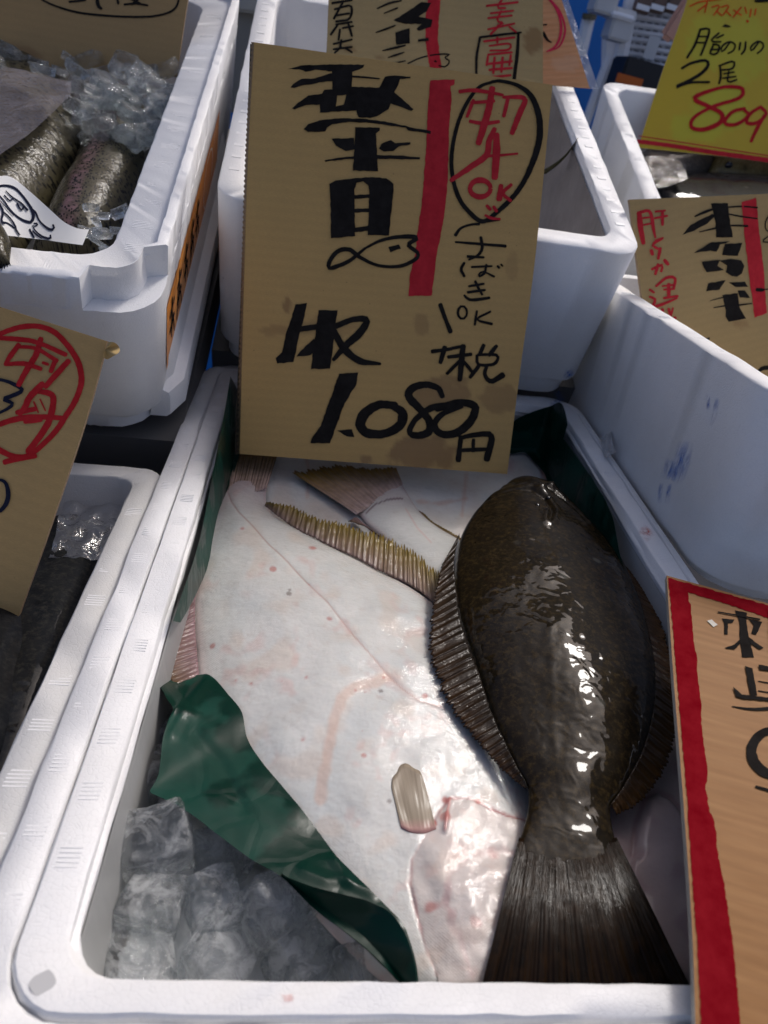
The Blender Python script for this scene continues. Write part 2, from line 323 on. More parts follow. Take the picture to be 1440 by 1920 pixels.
def foam_box(q, L, t, label, group='white foam fish boxes', foot=.02, r=.03, m=None, lipstep=True, stain=None, floor=.03, rimribs=True, fw=None, notch=False):
    x, y, z, yaw, pit, rol, W, H, dr = q; R = rot(yaw, pit, rol); o = np.array((x, y, z)); fw = fw or t
    root = empty('foam_box', (x, y, z), label, 'foam box', group); h = W / 2; e = .0015
    rg = [(-h + dr + .012, h - dr - .012, dr + .012, L - dr - .012, r, 0), (-h + dr + .008, h - dr - .008, dr + .008, L - dr - .008, r, .003), (-h + dr + .007, h - dr - .007, dr + .007, L - dr - .007, r, foot - .002), (-h + dr + .001, h - dr - .001, dr + .001, L - dr - .001, r, foot),
          (-h + dr * .9, h - dr * .9, dr * .9, L - dr * .9, r, foot + .003), (-h, h, 0, L, r, H - e), (-h + e, h - e, e, L - e, r - e, H)]
    nt_ = None
    if notch:
        f_ = lambda zz: dr * .9 * (1 - (zz - foot) / (H - foot))
        a_ = f_(H - .027); rg[5:5] = [(-h + a_, h - a_, a_, L - a_, r, H - .0285), (-h + a_, h - a_, a_, L - a_, r, H - .027), (-h + a_ + .0002, h - a_ - .0002, a_ + .0002, L - a_ - .0002, r, H - .0268)]
        nt_ = (7, .0165, .050, h)
    if lipstep:
        s = .008
        rg += [(-h + s, h - s, s, L - s, r - .006, H), (-h + s + .001, h - s - .001, s + .001, L - s - .001, r - .007, H - .006), (-h + s + .003, h - s - .003, s + .003, L - s - .003, r - .007, H - .007)]
        zt = H - .007
    else: zt = H
    rg += [(-h + t - e, h - t + e, fw - e, L - t + e, r * .75 + e, zt), (-h + t, h - t, fw, L - t, r * .75, zt - e), (-h + t + dr * .7, h - t - dr * .7, fw + dr * .7, L - t - dr * .7, r * .7, floor + .006), (-h + t + dr * .7 + .006, h - t - dr * .7 - .006, fw + dr * .7 + .006, L - t - dr * .7 - .006, r * .6, floor)]
    V, Fc = box_mesh(rg, side=90 if notch else 26, notch=nt_); V = V @ R.T + o
    b = obj('box_body', V, Fc, m or FOAM, root, sharp=50)
    if rimribs:
        mid = (t + (.008 if lipstep else 0)) / 2; ln = (t - (.012 if lipstep else 0)) * .55
        ribs([((h - mid, .03, zt), (h - mid, L - .03, zt)), ((-h + mid, .03, zt), (-h + mid, L - .03, zt)), ((-h + .03, mid * fw / t, zt), (h - .03, mid * fw / t, zt))], [(1, 0, 0), (1, 0, 0), (0, 1, 0)], R, o, root, ln=ln)
    loc = lambda u, v, ww: R @ np.array([u, v, ww]) + o
    return root, b, loc, R
def paint(o, fn):
    """dirt and marker smears that belong to the foam itself: a point attribute on a finer copy of the surface"""
    me = o.data; l = wloc(o); n = len(me.vertices); co = np.zeros(n * 3); me.vertices.foreach_get('co', co); co = co.reshape(-1, 3) + np.array(l)
    f, c = fn(co); a = me.attributes.new('stainf', 'FLOAT', 'POINT'); a.data.foreach_set('value', f.astype(np.float32))
    a = me.attributes.new('stain', 'FLOAT_COLOR', 'POINT'); a.data.foreach_set('color', np.c_[c, np.ones(n)].astype(np.float32).ravel())
# the flounder box: rim, lid groove, outer flange
mroot = empty('foam_box', (.09, .45, -.16), 'open white foam box holding the flounders and ice, front centre', 'foam box', 'white foam fish boxes')
ex = lambda l, r_, f, b: (l, r_, f, b)
def mring(d, r, z, base=(-.107, .2985, .117, .766)): return (base[0] + d, base[1] - d, base[2] + d, base[3] - d, r, z)
rim = (-.0896, .2903, .1342, .7525); inn = (-.0722, .2738, .1472, .735)
rg = [mring(.016, .03, -.160), mring(.010, .035, -.155), mring(.001, .035, -.004), mring(.0, .035, -.0025), mring(.0015, .033, -.001)]
rg += [(rim[0] - .0022, rim[1] + .0022, rim[2] - .0022, rim[3] + .0022, .026, -.0008), (rim[0] - .0012, rim[1] + .0012, rim[2] - .0012, rim[3] + .0012, .025, -.0022), (rim[0] - .0006, rim[1] + .0006, rim[2] - .0006, rim[3] + .0006, .0245, -.0055), (rim[0], rim[1], rim[2], rim[3], .024, -.0022), (rim[0] + .0012, rim[1] - .0012, rim[2] + .0012, rim[3] - .0012, .023, 0)]
rg += [(inn[0] - .0012, inn[1] + .0012, inn[2] - .0012, inn[3] + .0012, .021, 0), (inn[0], inn[1], inn[2], inn[3], .020, -.0012), (inn[0] + .0004, inn[1] - .0004, inn[2] + .0004, inn[3] - .0004, .020, -.006), (inn[0] + .0022, inn[1] - .0022, inn[2] + .0022, inn[3] - .0022, .020, -.0068), (inn[0] + .0026, inn[1] - .0026, inn[2] + .0026, inn[3] - .0026, .020, -.0085), (inn[0] + .001, inn[1] - .001, inn[2] + .001, inn[3] - .001, .020, -.0095), (inn[0] + .012, inn[1] - .012, inn[2] + .010, inn[3] - .012, .02, -.118), (inn[0] + .02, inn[1] - .02, inn[2] + .02, inn[3] - .02, .015, -.126)]
V, Fc = box_mesh(rg, .00028); mb = obj('box_body', V, Fc, FOAM, mroot, sharp=50)
ribs([((-.081, .17, 0), (-.081, .74, 0)), ((-.0985, .15, -.001), (-.0985, .74, -.001)), ((.282, .17, 0), (.282, .7, 0))], [(1, 0, 0)] * 3, np.eye(3), (0, 0, 0), mroot, ln=.009)
dk = catmull([(a_[0], a_[1]) for a_ in [(.0046, 0), (0, .0046), (-.0046, 0), (0, -.0046)]], 25, True)
cm = atz((80, 1843), 0)
V = np.vstack([[cm + (0, 0, .0002)], np.c_[dk[:-1] + cm[:2], np.full(24, .0002)]])
obj('mould_mark', V, [(0, i + 1, (i + 1) % 24 + 1) for i in range(24)], plain('mark_grey', (.50, .50, .50), .6), mroot)
a_ = N('shade_grey'); n_ = a_.noise(9, 5, .6, a_.mapping((1, 1, .15))); SHADEM = a_.done(a_.ramp(n_, [(.3, (.27, .275, .27)), (.7, (.40, .405, .40))]), .28, a_.bump(a_.noise(40, 3, .5, a_.mapping((1, 1, .2))), .25, .004))
def main_shade_sheet():  # added grey sheet, made up to darken the inner walls as shade would
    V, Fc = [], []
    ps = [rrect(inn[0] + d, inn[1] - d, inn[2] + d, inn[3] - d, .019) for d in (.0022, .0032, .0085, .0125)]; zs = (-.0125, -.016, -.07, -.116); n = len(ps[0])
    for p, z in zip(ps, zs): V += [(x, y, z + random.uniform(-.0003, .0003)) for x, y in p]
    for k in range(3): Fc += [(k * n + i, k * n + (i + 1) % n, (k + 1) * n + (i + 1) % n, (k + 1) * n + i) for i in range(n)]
    obj('shade_sheet', V, [f[::-1] for f in Fc], SHADEM, mroot)
main_shade_sheet()
# back centre, trout, dark fish, right and yellow-sign boxes
QB = (.1001, .7540, .0005, .0193, .3564, .0139, .3872, .1870, .001)
brt, bb, Bl, BR = foam_box(QB, .50, .024, 'tall white foam box behind the tall price board, propped at a slant', lipstep=False, r=.024, foot=.028, rimribs=False)
ribs([((QB[6] / 2 - .0115, .03, QB[7]), (QB[6] / 2 - .0115, .47, QB[7])), ((-QB[6] / 2 + .0115, .03, QB[7]), (-QB[6] / 2 + .0115, .47, QB[7]))], [(1, 0, 0)] * 2, BR, np.array(QB[:3]), brt, n=1, w=.0045, ln=.009, h=.0003, step=.022)
QT = (-.2857, .5680, -.0092, .0158, .3249, -.0099, .36, .1609, .013)
trt, tb, Tl, TR = foam_box(QT, .62, .040, 'white foam box of trout with an orange sticker on its side', r=.034, foot=.022, notch=True)
QL = (-.289, .02, -.160, 0, 0, 0, .363, .152, .006)
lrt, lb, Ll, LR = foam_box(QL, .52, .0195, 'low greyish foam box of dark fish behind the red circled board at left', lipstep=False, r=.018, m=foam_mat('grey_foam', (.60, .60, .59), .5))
QR = (.4820, .4150, -.012, 0, -.055, .0, .36, .157, .0012)
rrt, rb, Rl, RR = foam_box(QR, .44, .020, 'white foam box with blue smears on its corner, at right', lipstep=False, r=.042, foot=.012)
QY = (.580, .962, -.010, -.02, .36, 0, .36, .183, .01)
yrt, yb, Yl, YR = foam_box(QY, .425, .022, 'white foam box under the yellow sign, back right', lipstep=False, r=.03)
def dark_sheet():  # added dark sheet: shade of the right inner wall put into its colour
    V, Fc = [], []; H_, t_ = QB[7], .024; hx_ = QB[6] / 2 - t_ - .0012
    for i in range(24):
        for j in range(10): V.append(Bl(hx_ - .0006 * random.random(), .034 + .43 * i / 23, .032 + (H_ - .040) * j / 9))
    a = N('back_shade_grey'); n = a.noise(24, 5, .6); c = a.ramp(n, [(.3, (.12, .105, .10)), (.7, (.20, .18, .175))]); obj('shade_sheet', V, gridfaces(24, 10), a.done(c, .35, a.bump(n, .3, .004)), brt)
dark_sheet()
def nrm(R): return R @ np.array([0, 0, 1.])
TTOP = lambda d: (Tl(0, .2, QT[7] - d), nrm(TR)); BTOP = lambda d: (Bl(0, .2, QB[7] - d), nrm(BR)); YTOP = lambda d: (Yl(0, .2, QY[7] - d), nrm(YR))
# corner notch and side ledge of the trout box
def loftpts(A, B, n, m):
    A, B = catmull(A, n), catmull(B, n); t = np.linspace(0, 1, m)[None, :, None]; return A[:, None, :] * (1 - t) + B[:, None, :] * t
# side ledge (bright strip low on the trout box) : a foot flange proud of the right wall
def ledge():
    V, Fc = [], []; prof = [(-.012, .006), (.012, .006), (.0155, .009), (.0158, .028), (.0145, .033), (.006, .038), (.002, .060), (0, .066)]
    ys = np.linspace(.036, .47, 24); hx = QT[6] / 2 - QT[8] - .0005
    for v in ys:
        for a, b in prof: V.append(Tl(hx + a + b * .05 - .010 * max(0, 1 - (v - .036) / .012) * (a > 0), v, b))
    m = len(prof); Fc = [tuple(f) for f in gridfaces(len(ys), m)] + [tuple(range(m))[::-1], tuple((len(ys) - 1) * m + i for i in range(m))]
    obj('side_ledge', V, Fc, FOAM, trt, sharp=35)
ledge()
# ------------------------------------------------------------------ signs
class Sign:
    def __init__(s, name, label, cat, pt, n, edges, m, thick=.0042, group=None, em=None, stains=(), nu=70, nv=70, bow=None, wet=None, gran=1.):
        """edges: px polylines (left top->bottom, right top->bottom); the four sides of the board"""
        s.pt, s.n = np.array(pt, float), np.array(n, float) / np.linalg.norm(n); s.k = 0; s.px = []
        Lp, Rp = edges; Lc, Rc = catmull(Lp, nv) if len(Lp) > 2 else catmull(Lp, nv), catmull(Rp, nv)
        t = np.linspace(0, 1, nu); G = np.array([[Lc[j] * (1 - a) + Rc[j] * a for a in t] for j in range(nv)]).reshape(-1, 2)
        s.bow = bow
        V = np.array([s.at(p) for p in G]); c = V.mean(0); low = V[V[:, 2].argmin()]
        s.root = empty(name, tuple(low), label, cat, group)
        f = np.zeros(len(G)); s.f = f
        for (x, y, rx, ry, a) in stains:
            d = ((G[:, 0] - x) / rx) ** 2 + ((G[:, 1] - y) / ry) ** 2 + .55 * nz(G, .035, x) + .3 * nz(G, .09, y); f = np.maximum(f, a * (1 - sm(d, .55, 1.0)))
        up = (V[0] - V[(nv - 1) * nu]); up /= np.linalg.norm(up); rt = np.cross(up, s.n); uv = np.c_[(V - low) @ rt, (V - low) @ up] * gran
        back = V - s.n * thick
        Fc = [tuple(x) for x in gridfaces(nv, nu)]; nn = len(V)
        test = np.cross(V[nu] - V[0], V[1] - V[0]) @ s.n
        if test < 0: Fc = [x[::-1] for x in Fc]
        obj('face', V, Fc, m, s.root, attr={'stain': f}, uv=uv)
        # back liner and edges
        ring = list(range(nu)) + [j * nu + nu - 1 for j in range(1, nv)] + [(nv - 1) * nu + i for i in range(nu - 2, -1, -1)] + [j * nu for j in range(nv - 2, 0, -1)]
        VV = np.vstack([V[ring], back[ring]]); q = len(ring)
        F2 = [(i, (i + 1) % q, q + (i + 1) % q, q + i) for i in range(q)]; F2 = [x[::-1] for x in F2] if test > 0 else F2
        F2.append(tuple(range(q, 2 * q)))
        obj('edge', VV, F2, em or CARDE, s.root, smooth=False)
    def at(s, p, lift=0.):
        q = on(p, s.pt + s.n * lift, s.n)
        if s.bow is not None: q = q + s.n * s.bow(p)
        return q
    def add(s, name, P, Fc, m, label=None):
        V = [s.at(p, h) for p, h in P]; o = obj(name, V, Fc, m, s.root, smooth=False)
        # ink faces forward
        if len(o.data.polygons):
            nn = sum((p.normal * p.area for p in o.data.polygons), Vector())
            if nn @ Vector(s.n) < 0: o.data.flip_normals()
        if label: o['label'] = label
        return o
    def ch(s, m, polys=(), strokes=(), name='character', rough=1.0, label=None):
        """one inked character: filled shapes and brush strokes (points px, widths px)"""
        P, Fc = [], []
        for pts in polys:
            s.k += 1; h = .00025 + .00005 * (s.k % 12); pts = np.array(pts, float); out = []
            for a, b in zip(pts, np.roll(pts, -1, 0)):
                d = np.linalg.norm(b - a); n = max(1, int(d / 6)); nn = np.array([-(b - a)[1], (b - a)[0]]) / (d + 1e-6)
                for i in range(n): out.append(a + (b - a) * i / n + nn * random.uniform(-.7, .7) * rough * (i > 0))
            q = len(P); P += [(x, h) for x in out]; Fc.append(tuple(range(q, q + len(out))))
        for st in strokes:
            pts, wd = st[0], st[1]; closed = len(st) > 2; s.k += 1; h = .00025 + .00005 * (s.k % 12)
            pts = np.array(pts, float); L = np.linalg.norm(np.diff(pts, axis=0), axis=1).sum(); n = max(6, int(L / 5))
            if not hasattr(wd, '__len__'): wd = [wd * .92, wd * 1.04, wd * .9]
            c = catmull(pts, n, closed); wv = np.interp(np.linspace(0, 1, n), np.linspace(0, 1, len(wd)), wd)
            tg = np.gradient(c, axis=0); tg /= np.linalg.norm(tg, axis=1)[:, None] + 1e-9; nn = np.c_[-tg[:, 1], tg[:, 0]]
            # brushed ends
            if not closed:
                c = np.vstack([c[0] - tg[0] * wv[0] * .33, c, c[-1] + tg[-1] * wv[-1] * .33]); nn = np.vstack([nn[0], nn, nn[-1]]); wv = np.r_[wv[0] * .62, wv, wv[-1] * .62]; n += 2
            jl = 1 + np.random.uniform(-.07, .07, n) * rough; jr = 1 + np.random.uniform(-.07, .07, n) * rough
            q = len(P)
            for i in range(n):
                hh = h + .0003 * i / n; P.append((c[i] + nn[i] * wv[i] / 2 * jl[i], hh)); P.append((c[i] - nn[i] * wv[i] / 2 * jr[i], hh))
            Fc += [(q + 2 * i, q + 2 * i + 1, q + 2 * i + 3, q + 2 * i + 2) for i in range(n - 1)]
        return s.add(name, P, Fc, m, label)
def pz(f, s): return lambda polys=(), strokes=(): ([f(*p) for p in polys], [((f(*st[0])), (np.array(st[1]) / s if hasattr(st[1], '__len__') else st[1] / s), *st[2:]) for st in strokes])
def ell(x, y, rx, ry, n=10, a0=0): return [(x + rx * math.cos(a0 + 2 * math.pi * i / n), y + ry * math.sin(a0 + 2 * math.pi * i / n)) for i in range(n)]
LEAN = np.cross((1, .0145, .008), (-.025, .328, .954))
A = pz(Z(440, 80, 2.3226), 2.3226); B = pz(Z(440, 480, 2.3226), 2.3226)
S1 = Sign('price_board', 'tall cardboard price board standing in the flounder box, large black brush writing and 1.080', 'price board', (.07, .606, -.022), LEAN,
          ([(476, 79), (464, 300), (456, 560), (449, 851)], [(1036, 159), (1004, 480), (976, 690), (951, 889)]), CARD, group='cardboard price boards',
          stains=[(610, 615, 60, 22, .35), (515, 620, 30, 10, .5), (830, 740, 60, 35, .75), (790, 850, 70, 40, .85), (688, 862, 14, 11, .8), (935, 745, 40, 30, .6), (790, 610, 18, 22, .5), (845, 715, 34, 14, .6), (960, 500, 14, 30, .3), (538, 575, 8, 16, .8)], nu=120, nv=130)
a, b = A([[(230, 115), (300, 98), (430, 95), (565, 96), (560, 108), (510, 128), (440, 128), (350, 118), (310, 127), (280, 116)],
          [(243, 195), (255, 180), (290, 158), (350, 155), (425, 132), (428, 168), (370, 172), (330, 182), (300, 185), (262, 197)],
          [(425, 98), (515, 98), (510, 192), (630, 195), (655, 148), (700, 143), (766, 148), (765, 155), (720, 158), (712, 185), (695, 215), (780, 290), (770, 297), (680, 265), (670, 290), (620, 320), (590, 328), (540, 325), (530, 295), (440, 300), (372, 305), (372, 285), (440, 278), (474, 270), (486, 226), (446, 230), (425, 200)],
          [(250, 286), (275, 262), (320, 230), (380, 222), (390, 205), (442, 200), (446, 232), (440, 280), (372, 288), (370, 270), (310, 272), (262, 291)]], [([(510, 147), (570, 151), (630, 157)], [9, 8, 6])])
S1.ch(BLACK, a, b)
a, b = A([[(300, 376), (320, 355), (370, 338), (450, 330), (530, 330), (620, 338), (700, 352), (800, 375), (855, 385), (853, 398), (800, 388), (755, 382), (745, 370), (700, 364), (600, 350), (500, 345), (425, 355), (402, 370), (395, 386), (320, 389)],
          [(525, 368), (632, 370), (632, 382), (615, 395), (625, 560), (515, 557), (522, 440)], [(422, 418), (520, 415), (522, 465), (485, 472), (440, 447)], [(628, 462), (640, 440), (680, 424), (700, 438), (766, 434), (765, 443), (715, 452), (690, 472), (650, 474)],
          [(390, 513), (440, 503), (520, 495), (625, 489), (720, 491), (808, 499), (806, 508), (700, 507), (600, 506), (480, 507), (395, 519)]])
S1.ch(BLACK, a, b)
a, b = A([[(412, 615), (440, 600), (520, 590), (600, 585), (660, 590), (692, 615), (690, 660), (672, 840), (580, 838), (586, 660), (582, 622), (560, 604), (530, 610), (521, 640), (525, 842), (420, 852), (418, 720)], [(518, 663), (590, 660), (590, 677), (518, 680)], [(520, 724), (588, 722), (588, 738), (520, 740)], [(520, 806), (584, 796), (584, 820), (520, 826)]])
S1.ch(BLACK, a, b)
S1.ch(BLACK, [[(728, 463), (748, 458), (752, 466), (732, 473)]], [([(682, 467), (714, 451), (750, 444), (782, 446), (766, 459), (783, 474), (779, 486), (750, 499), (710, 498), (676, 483), (655, 468), (634, 471), (619, 488), (617, 502), (630, 500), (655, 489), (684, 466)], [4, 6, 7, 9, 8, 7, 7, 6, 6, 8, 9, 8, 8, 7, 5])], name='fish_doodle')
f1, f2 = Z(440, 80, 2.3226), Z(440, 480, 2.3226)
S1.ch(RED, [f1((852, 165), (905, 161), (958, 160), (957, 182), (940, 190), (945, 250), (935, 350), (930, 520), (925, 650), (912, 760), (880, 925)) + f2((858, 172), (757, 175), (762, 90)) + f1((786, 925), (800, 800), (815, 700), (835, 450), (840, 300), (848, 200))], name='red_bar')
a, b = A((), [([(1130, 168), (1062, 196), (1007, 270), (967, 370), (946, 480), (947, 570), (970, 660), (1010, 725), (1078, 778), (1140, 740), (1222, 660), (1282, 560), (1325, 430), (1325, 320), (1290, 230), (1230, 185), (1160, 167), (1120, 171)], [13, 15, 17, 17, 18, 18, 19, 20, 20, 21, 22, 26, 28, 28, 24, 16, 14]), ([(1078, 780), (1155, 771)], [13, 9])])
S1.ch(BLACK, a, b, name='ink_oval')
a, b = A((), [([(980, 213), (1030, 207), (1090, 213), (1168, 228)], [16, 18, 12]), ([(1122, 198), (1104, 300), (1062, 438)], [26, 30, 32, 26]), ([(1040, 250), (1012, 322)], 15), ([(1030, 262), (1130, 254)], 15), ([(1025, 342), (1085, 352), (1150, 344)], 17), ([(1170, 237), (1262, 243), (1240, 310), (1208, 394)], [14, 22, 26, 22]), ([(1190, 245), (1172, 320)], 17)])
S1.ch(RED, a, b)
a, b = A((), [([(1132, 375), (1108, 430), (1098, 488), (1030, 540), (942, 600)], [20, 26, 28, 24, 18]), ([(1140, 400), (1140, 480), (1132, 588)], [26, 34, 32, 28]), ([(1082, 494), (1160, 490), (1232, 483)], [16, 12, 9])])
S1.ch(RED, a, b)
a, b = A((), [(ell(1070, 635, 45, 37), [18, 24, 20, 26, 18], 1)]); S1.ch(RED, a, b)
a, b = A((), [([(1160, 622), (1152, 682)], [20, 26]), ([(1205, 618), (1168, 655), (1202, 688)], [14, 18, 14])]); S1.ch(RED, a, b)
a, b = A((), [([(1098, 710), (1114, 727)], 15), ([(1128, 714), (1140, 734)], 15), ([(1092, 752), (1120, 765), (1155, 768)], 12)]); S1.ch(RED, a, b)
a, b = A((), [([(962, 838), (985, 808), (1030, 792), (1065, 790)], [16, 11, 10, 12]), ([(962, 868), (1060, 876), (1180, 886)], [9, 12, 12, 14]), ([(1072, 848), (1078, 895), (1060, 925), (1020, 945)], [14, 15, 12, 9])]); S1.ch(BLACK, a, b)
a, b = B((), [([(1015, 2), (1085, 6)], [13, 10]), ([(1000, 30), (986, 58), (1000, 88)], [12, 14, 13]), ([(1032, 48), (1120, 44)], 10), ([(1096, 38), (1088, 75), (1060, 90), (1080, 68), (1130, 90)], [11, 11, 9, 8, 10]), ([(1145, 44), (1152, 52)], 11), ([(1160, 36), (1167, 44)], 9)]); S1.ch(BLACK, a, b)
a, b = B((), [([(1020, 132), (1085, 121)], 11), ([(1015, 158), (1090, 148)], 12), ([(1048, 110), (1062, 140), (1078, 168)], 12), ([(1000, 172), (1030, 191), (1110, 182)], [11, 15, 12])]); S1.ch(BLACK, a, b)
a, b = B((), [([(896, 212), (918, 275), (940, 330)], [20, 18, 20])]); S1.ch(BLACK, a, b)
a, b = B((), [(ell(992, 246, 20, 28), 11, 1)]); S1.ch(BLACK, a, b)
a, b = B((), [([(1055, 240), (1046, 300)], 11), ([(1114, 242), (1056, 276), (1120, 296)], [10, 11, 12])]); S1.ch(BLACK, a, b)
a, b = B((), [([(860, 416), (945, 404)], [18, 14]), ([(915, 398), (896, 464)], [22, 18])]); S1.ch(BLACK, a, b)
a, b = B((), [([(945, 402), (1000, 392)], 15), ([(930, 440), (1030, 428)], 17), ([(995, 392), (980, 540)], [24, 27, 20]), ([(985, 452), (925, 512)], 16), ([(1000, 462), (1032, 502)], 16), ([(1085, 388), (1066, 430)], 18), ([(1140, 392), (1108, 432)], 18), ([(1055, 433), (1062, 472), (1130, 470), (1142, 432), (1060, 430)], 14), ([(1066, 475), (1026, 528)], 18), ([(1098, 475), (1090, 518), (1118, 546), (1168, 518)], [16, 18, 22, 26])]); S1.ch(BLACK, a, b)
a, b = B([[(265, 210), (315, 204), (305, 260), (285, 330), (256, 462), (185, 468), (178, 445), (205, 420), (225, 330), (240, 290)]]); S1.ch(BLACK, a, b)
a, b = B([[(365, 236), (448, 236), (440, 300), (416, 490), (333, 493), (340, 420)], [(345, 360), (360, 400), (330, 432), (268, 438), (288, 412)]],
         [([(262, 322), (360, 308)], [22, 26]), ([(440, 305), (515, 277), (575, 280), (545, 335), (490, 385), (430, 452)], [26, 24, 30, 34, 30, 16]), ([(432, 325), (470, 395), (540, 455), (634, 470)], [26, 34, 30, 12])]); S1.ch(BLACK, a, b)
a, b = B([[(455, 512), (538, 507), (530, 560), (480, 640), (415, 816), (330, 815), (335, 795), (375, 740), (410, 640)]]); S1.ch(BLACK, a, b)
a, b = B([[(445, 760), (510, 754), (522, 788), (490, 786)]]); S1.ch(BLACK, a, b)
a, b = B((), [([(700, 652), (630, 648), (568, 685), (548, 735), (580, 772), (660, 772), (725, 730), (728, 680), (690, 655)], [34, 36, 44, 46, 40, 36, 40, 44, 30])]); S1.ch(BLACK, a, b)
a, b = B((), [([(905, 612), (885, 575), (830, 560), (775, 575), (758, 612), (800, 660), (845, 715), (845, 765), (800, 782), (762, 768), (785, 715), (850, 665), (910, 650)], [22, 28, 30, 34, 36, 32, 34, 36, 28, 24, 26, 30, 26])]); S1.ch(BLACK, a, b)
a, b = B((), [([(880, 665), (975, 638), (1045, 655), (1030, 715), (970, 768), (900, 775), (870, 735), (905, 688), (990, 655)], [28, 30, 34, 36, 38, 34, 28, 24, 18])]); S1.ch(BLACK, a, b)
a, b = B((), [([(985, 792), (974, 890)], [20, 24]), ([(980, 792), (1055, 778), (1118, 785), (1098, 885)], [18, 24, 28, 30]), ([(1040, 800), (1038, 850)], 16), ([(985, 846), (1100, 842)], 18)]); S1.ch(BLACK, a, b)
# fluted raw left edge
V, Fc = [], []
for i in range(161):
    t_ = i / 160; p = catmull([(476, 79), (464, 300), (456, 560), (449, 851)], 161)[i]; w_ = 3.2 if i % 2 else 5.6
    V += [S1.at((p[0] + .8, p[1]), .0003), S1.at((p[0] - w_, p[1]), -.0035)]
obj('fluted_edge', V, [(2 * i, 2 * i + 1, 2 * i + 3, 2 * i + 2) for i in range(160)], CARDE, S1.root, smooth=False)
V = [S1.at(p, -.0042) for p in ((477, 84), (469, 82), (440, 852), (449, 852))]
obj('back_liner', np.vstack([V, np.array(V) - S1.n * .001]), [(0, 1, 2, 3), (7, 6, 5, 4), (0, 4, 5, 1), (1, 5, 6, 2)], DARKE, S1.root, smooth=False)
# --- board behind it
p2 = Bl(.05, .21, QB[7] - .03)
C2 = Z(440, 0, 2.0); C = pz(C2, 2.0)
S2 = Sign('price_board', 'cardboard board behind the tall one, black box outline and slanted red text', 'price board', p2, LEAN, ([(620, -190), (616, 0), (608, 190)], [(1018, -190), (1018, 0), (1018, 200)]), CARD2, group='cardboard price boards', stains=[(1000, 75, 22, 28, .8), (655, 92, 14, 9, .7), (712, 108, 8, 6, .7)], nu=70, nv=60)
a, b = C((), [([(365, 12), (440, 0)], 9), ([(375, 35), (435, 22), (430, 70), (380, 80)], 9), ([(405, 10), (372, 70)], 9), ([(380, 58), (430, 50)], 8), ([(385, 95), (360, 130)], 9), ([(380, 92), (440, 82)], 8), ([(395, 110), (390, 150)], 8), ([(405, 105), (445, 98)], 8), ([(425, 85), (440, 135)], 9), ([(370, 165), (440, 148)], 8), ([(400, 150), (395, 180)], 9), ([(370, 185), (440, 176)], 8), ([(375, 198), (400, 176)], 8), ([(415, 180), (440, 196)], 8)]); S2.ch(BLACK, a, b)
a, b = C([[(596, 76), (650, 42), (700, 8), (738, 10), (722, 42), (690, 62), (742, 74), (736, 102), (690, 116), (682, 108), (702, 90), (640, 90)], [(602, 122), (656, 105), (656, 163), (606, 168)]], [([(535, 32), (580, 12), (625, 2)], [5, 9, 6]), ([(530, 122), (570, 108), (602, 96)], [4, 8, 6]), ([(560, 50), (610, 30)], [4, 7])]); S2.ch(BLACK, a, b)
a, b = C((), [([(555, 190), (640, 170)], [4, 10, 6]), ([(575, 216), (636, 196)], [4, 9, 4]), ([(590, 240), (640, 228)], [4, 7, 4]), ([(690, 152), (724, 148)], [8, 12])]); S2.ch(BLACK, a, b)
a, b = C((), [([(650, 238), (700, 216), (760, 204), (806, 204), (788, 216), (806, 230), (790, 250), (766, 246)], 6), ([(748, 228), (756, 231)], 8)]); S2.ch(BLACK, a, b, name='fish_doodle')
a, b = C([[(728, -20), (775, -20), (766, 60), (762, 150), (776, 255), (732, 255), (716, 160), (716, 60)]]); S2.ch(RED, a, b, name='red_bar')
a, b = C((), [([(945, 22), (1062, 8)], 9), ([(1002, 0), (985, 28), (1015, 30)], 9)]); S2.ch(RED, a, b)
a, b = C((), [([(960, 50), (1045, 40)], 8), ([(950, 68), (1040, 58)], 8), ([(1000, 40), (985, 78), (1010, 85), (985, 96)], 8)]); S2.ch(RED, a, b)
a, b = C((), [([(950, 110), (1050, 88)], 8), ([(1000, 88), (960, 128)], 9), ([(1030, 100), (1055, 120)], 8)]); S2.ch(RED, a, b)
a, b = C((), [([(935, 155), (1050, 140)], 9), ([(985, 140), (985, 160)], 9), ([(955, 172), (1030, 164), (1026, 186), (958, 190)], 8), ([(950, 205), (1040, 196)], 9), ([(950, 212), (945, 245)], 9), ([(1036, 206), (1030, 245)], 9)]); S2.ch(RED, a, b)
a, b = C((), [([(950, 240), (1040, 230)], 10), ([(975, 215), (970, 275)], 10), ([(1005, 215), (1000, 270)], 10), ([(955, 262), (1040, 255)], 10), ([(960, 290), (1035, 282)], 10)]); S2.ch(RED, a, b)
a, b = C((), [([(920, 140), (1000, 130), (1074, 122)], 9), ([(920, 140), (908, 210), (906, 285)], [9, 10, 9]), ([(1064, 124), (1060, 200), (1048, 296)], [10, 14, 13])]); S2.ch(BLACK, a, b, name='ink_frame')
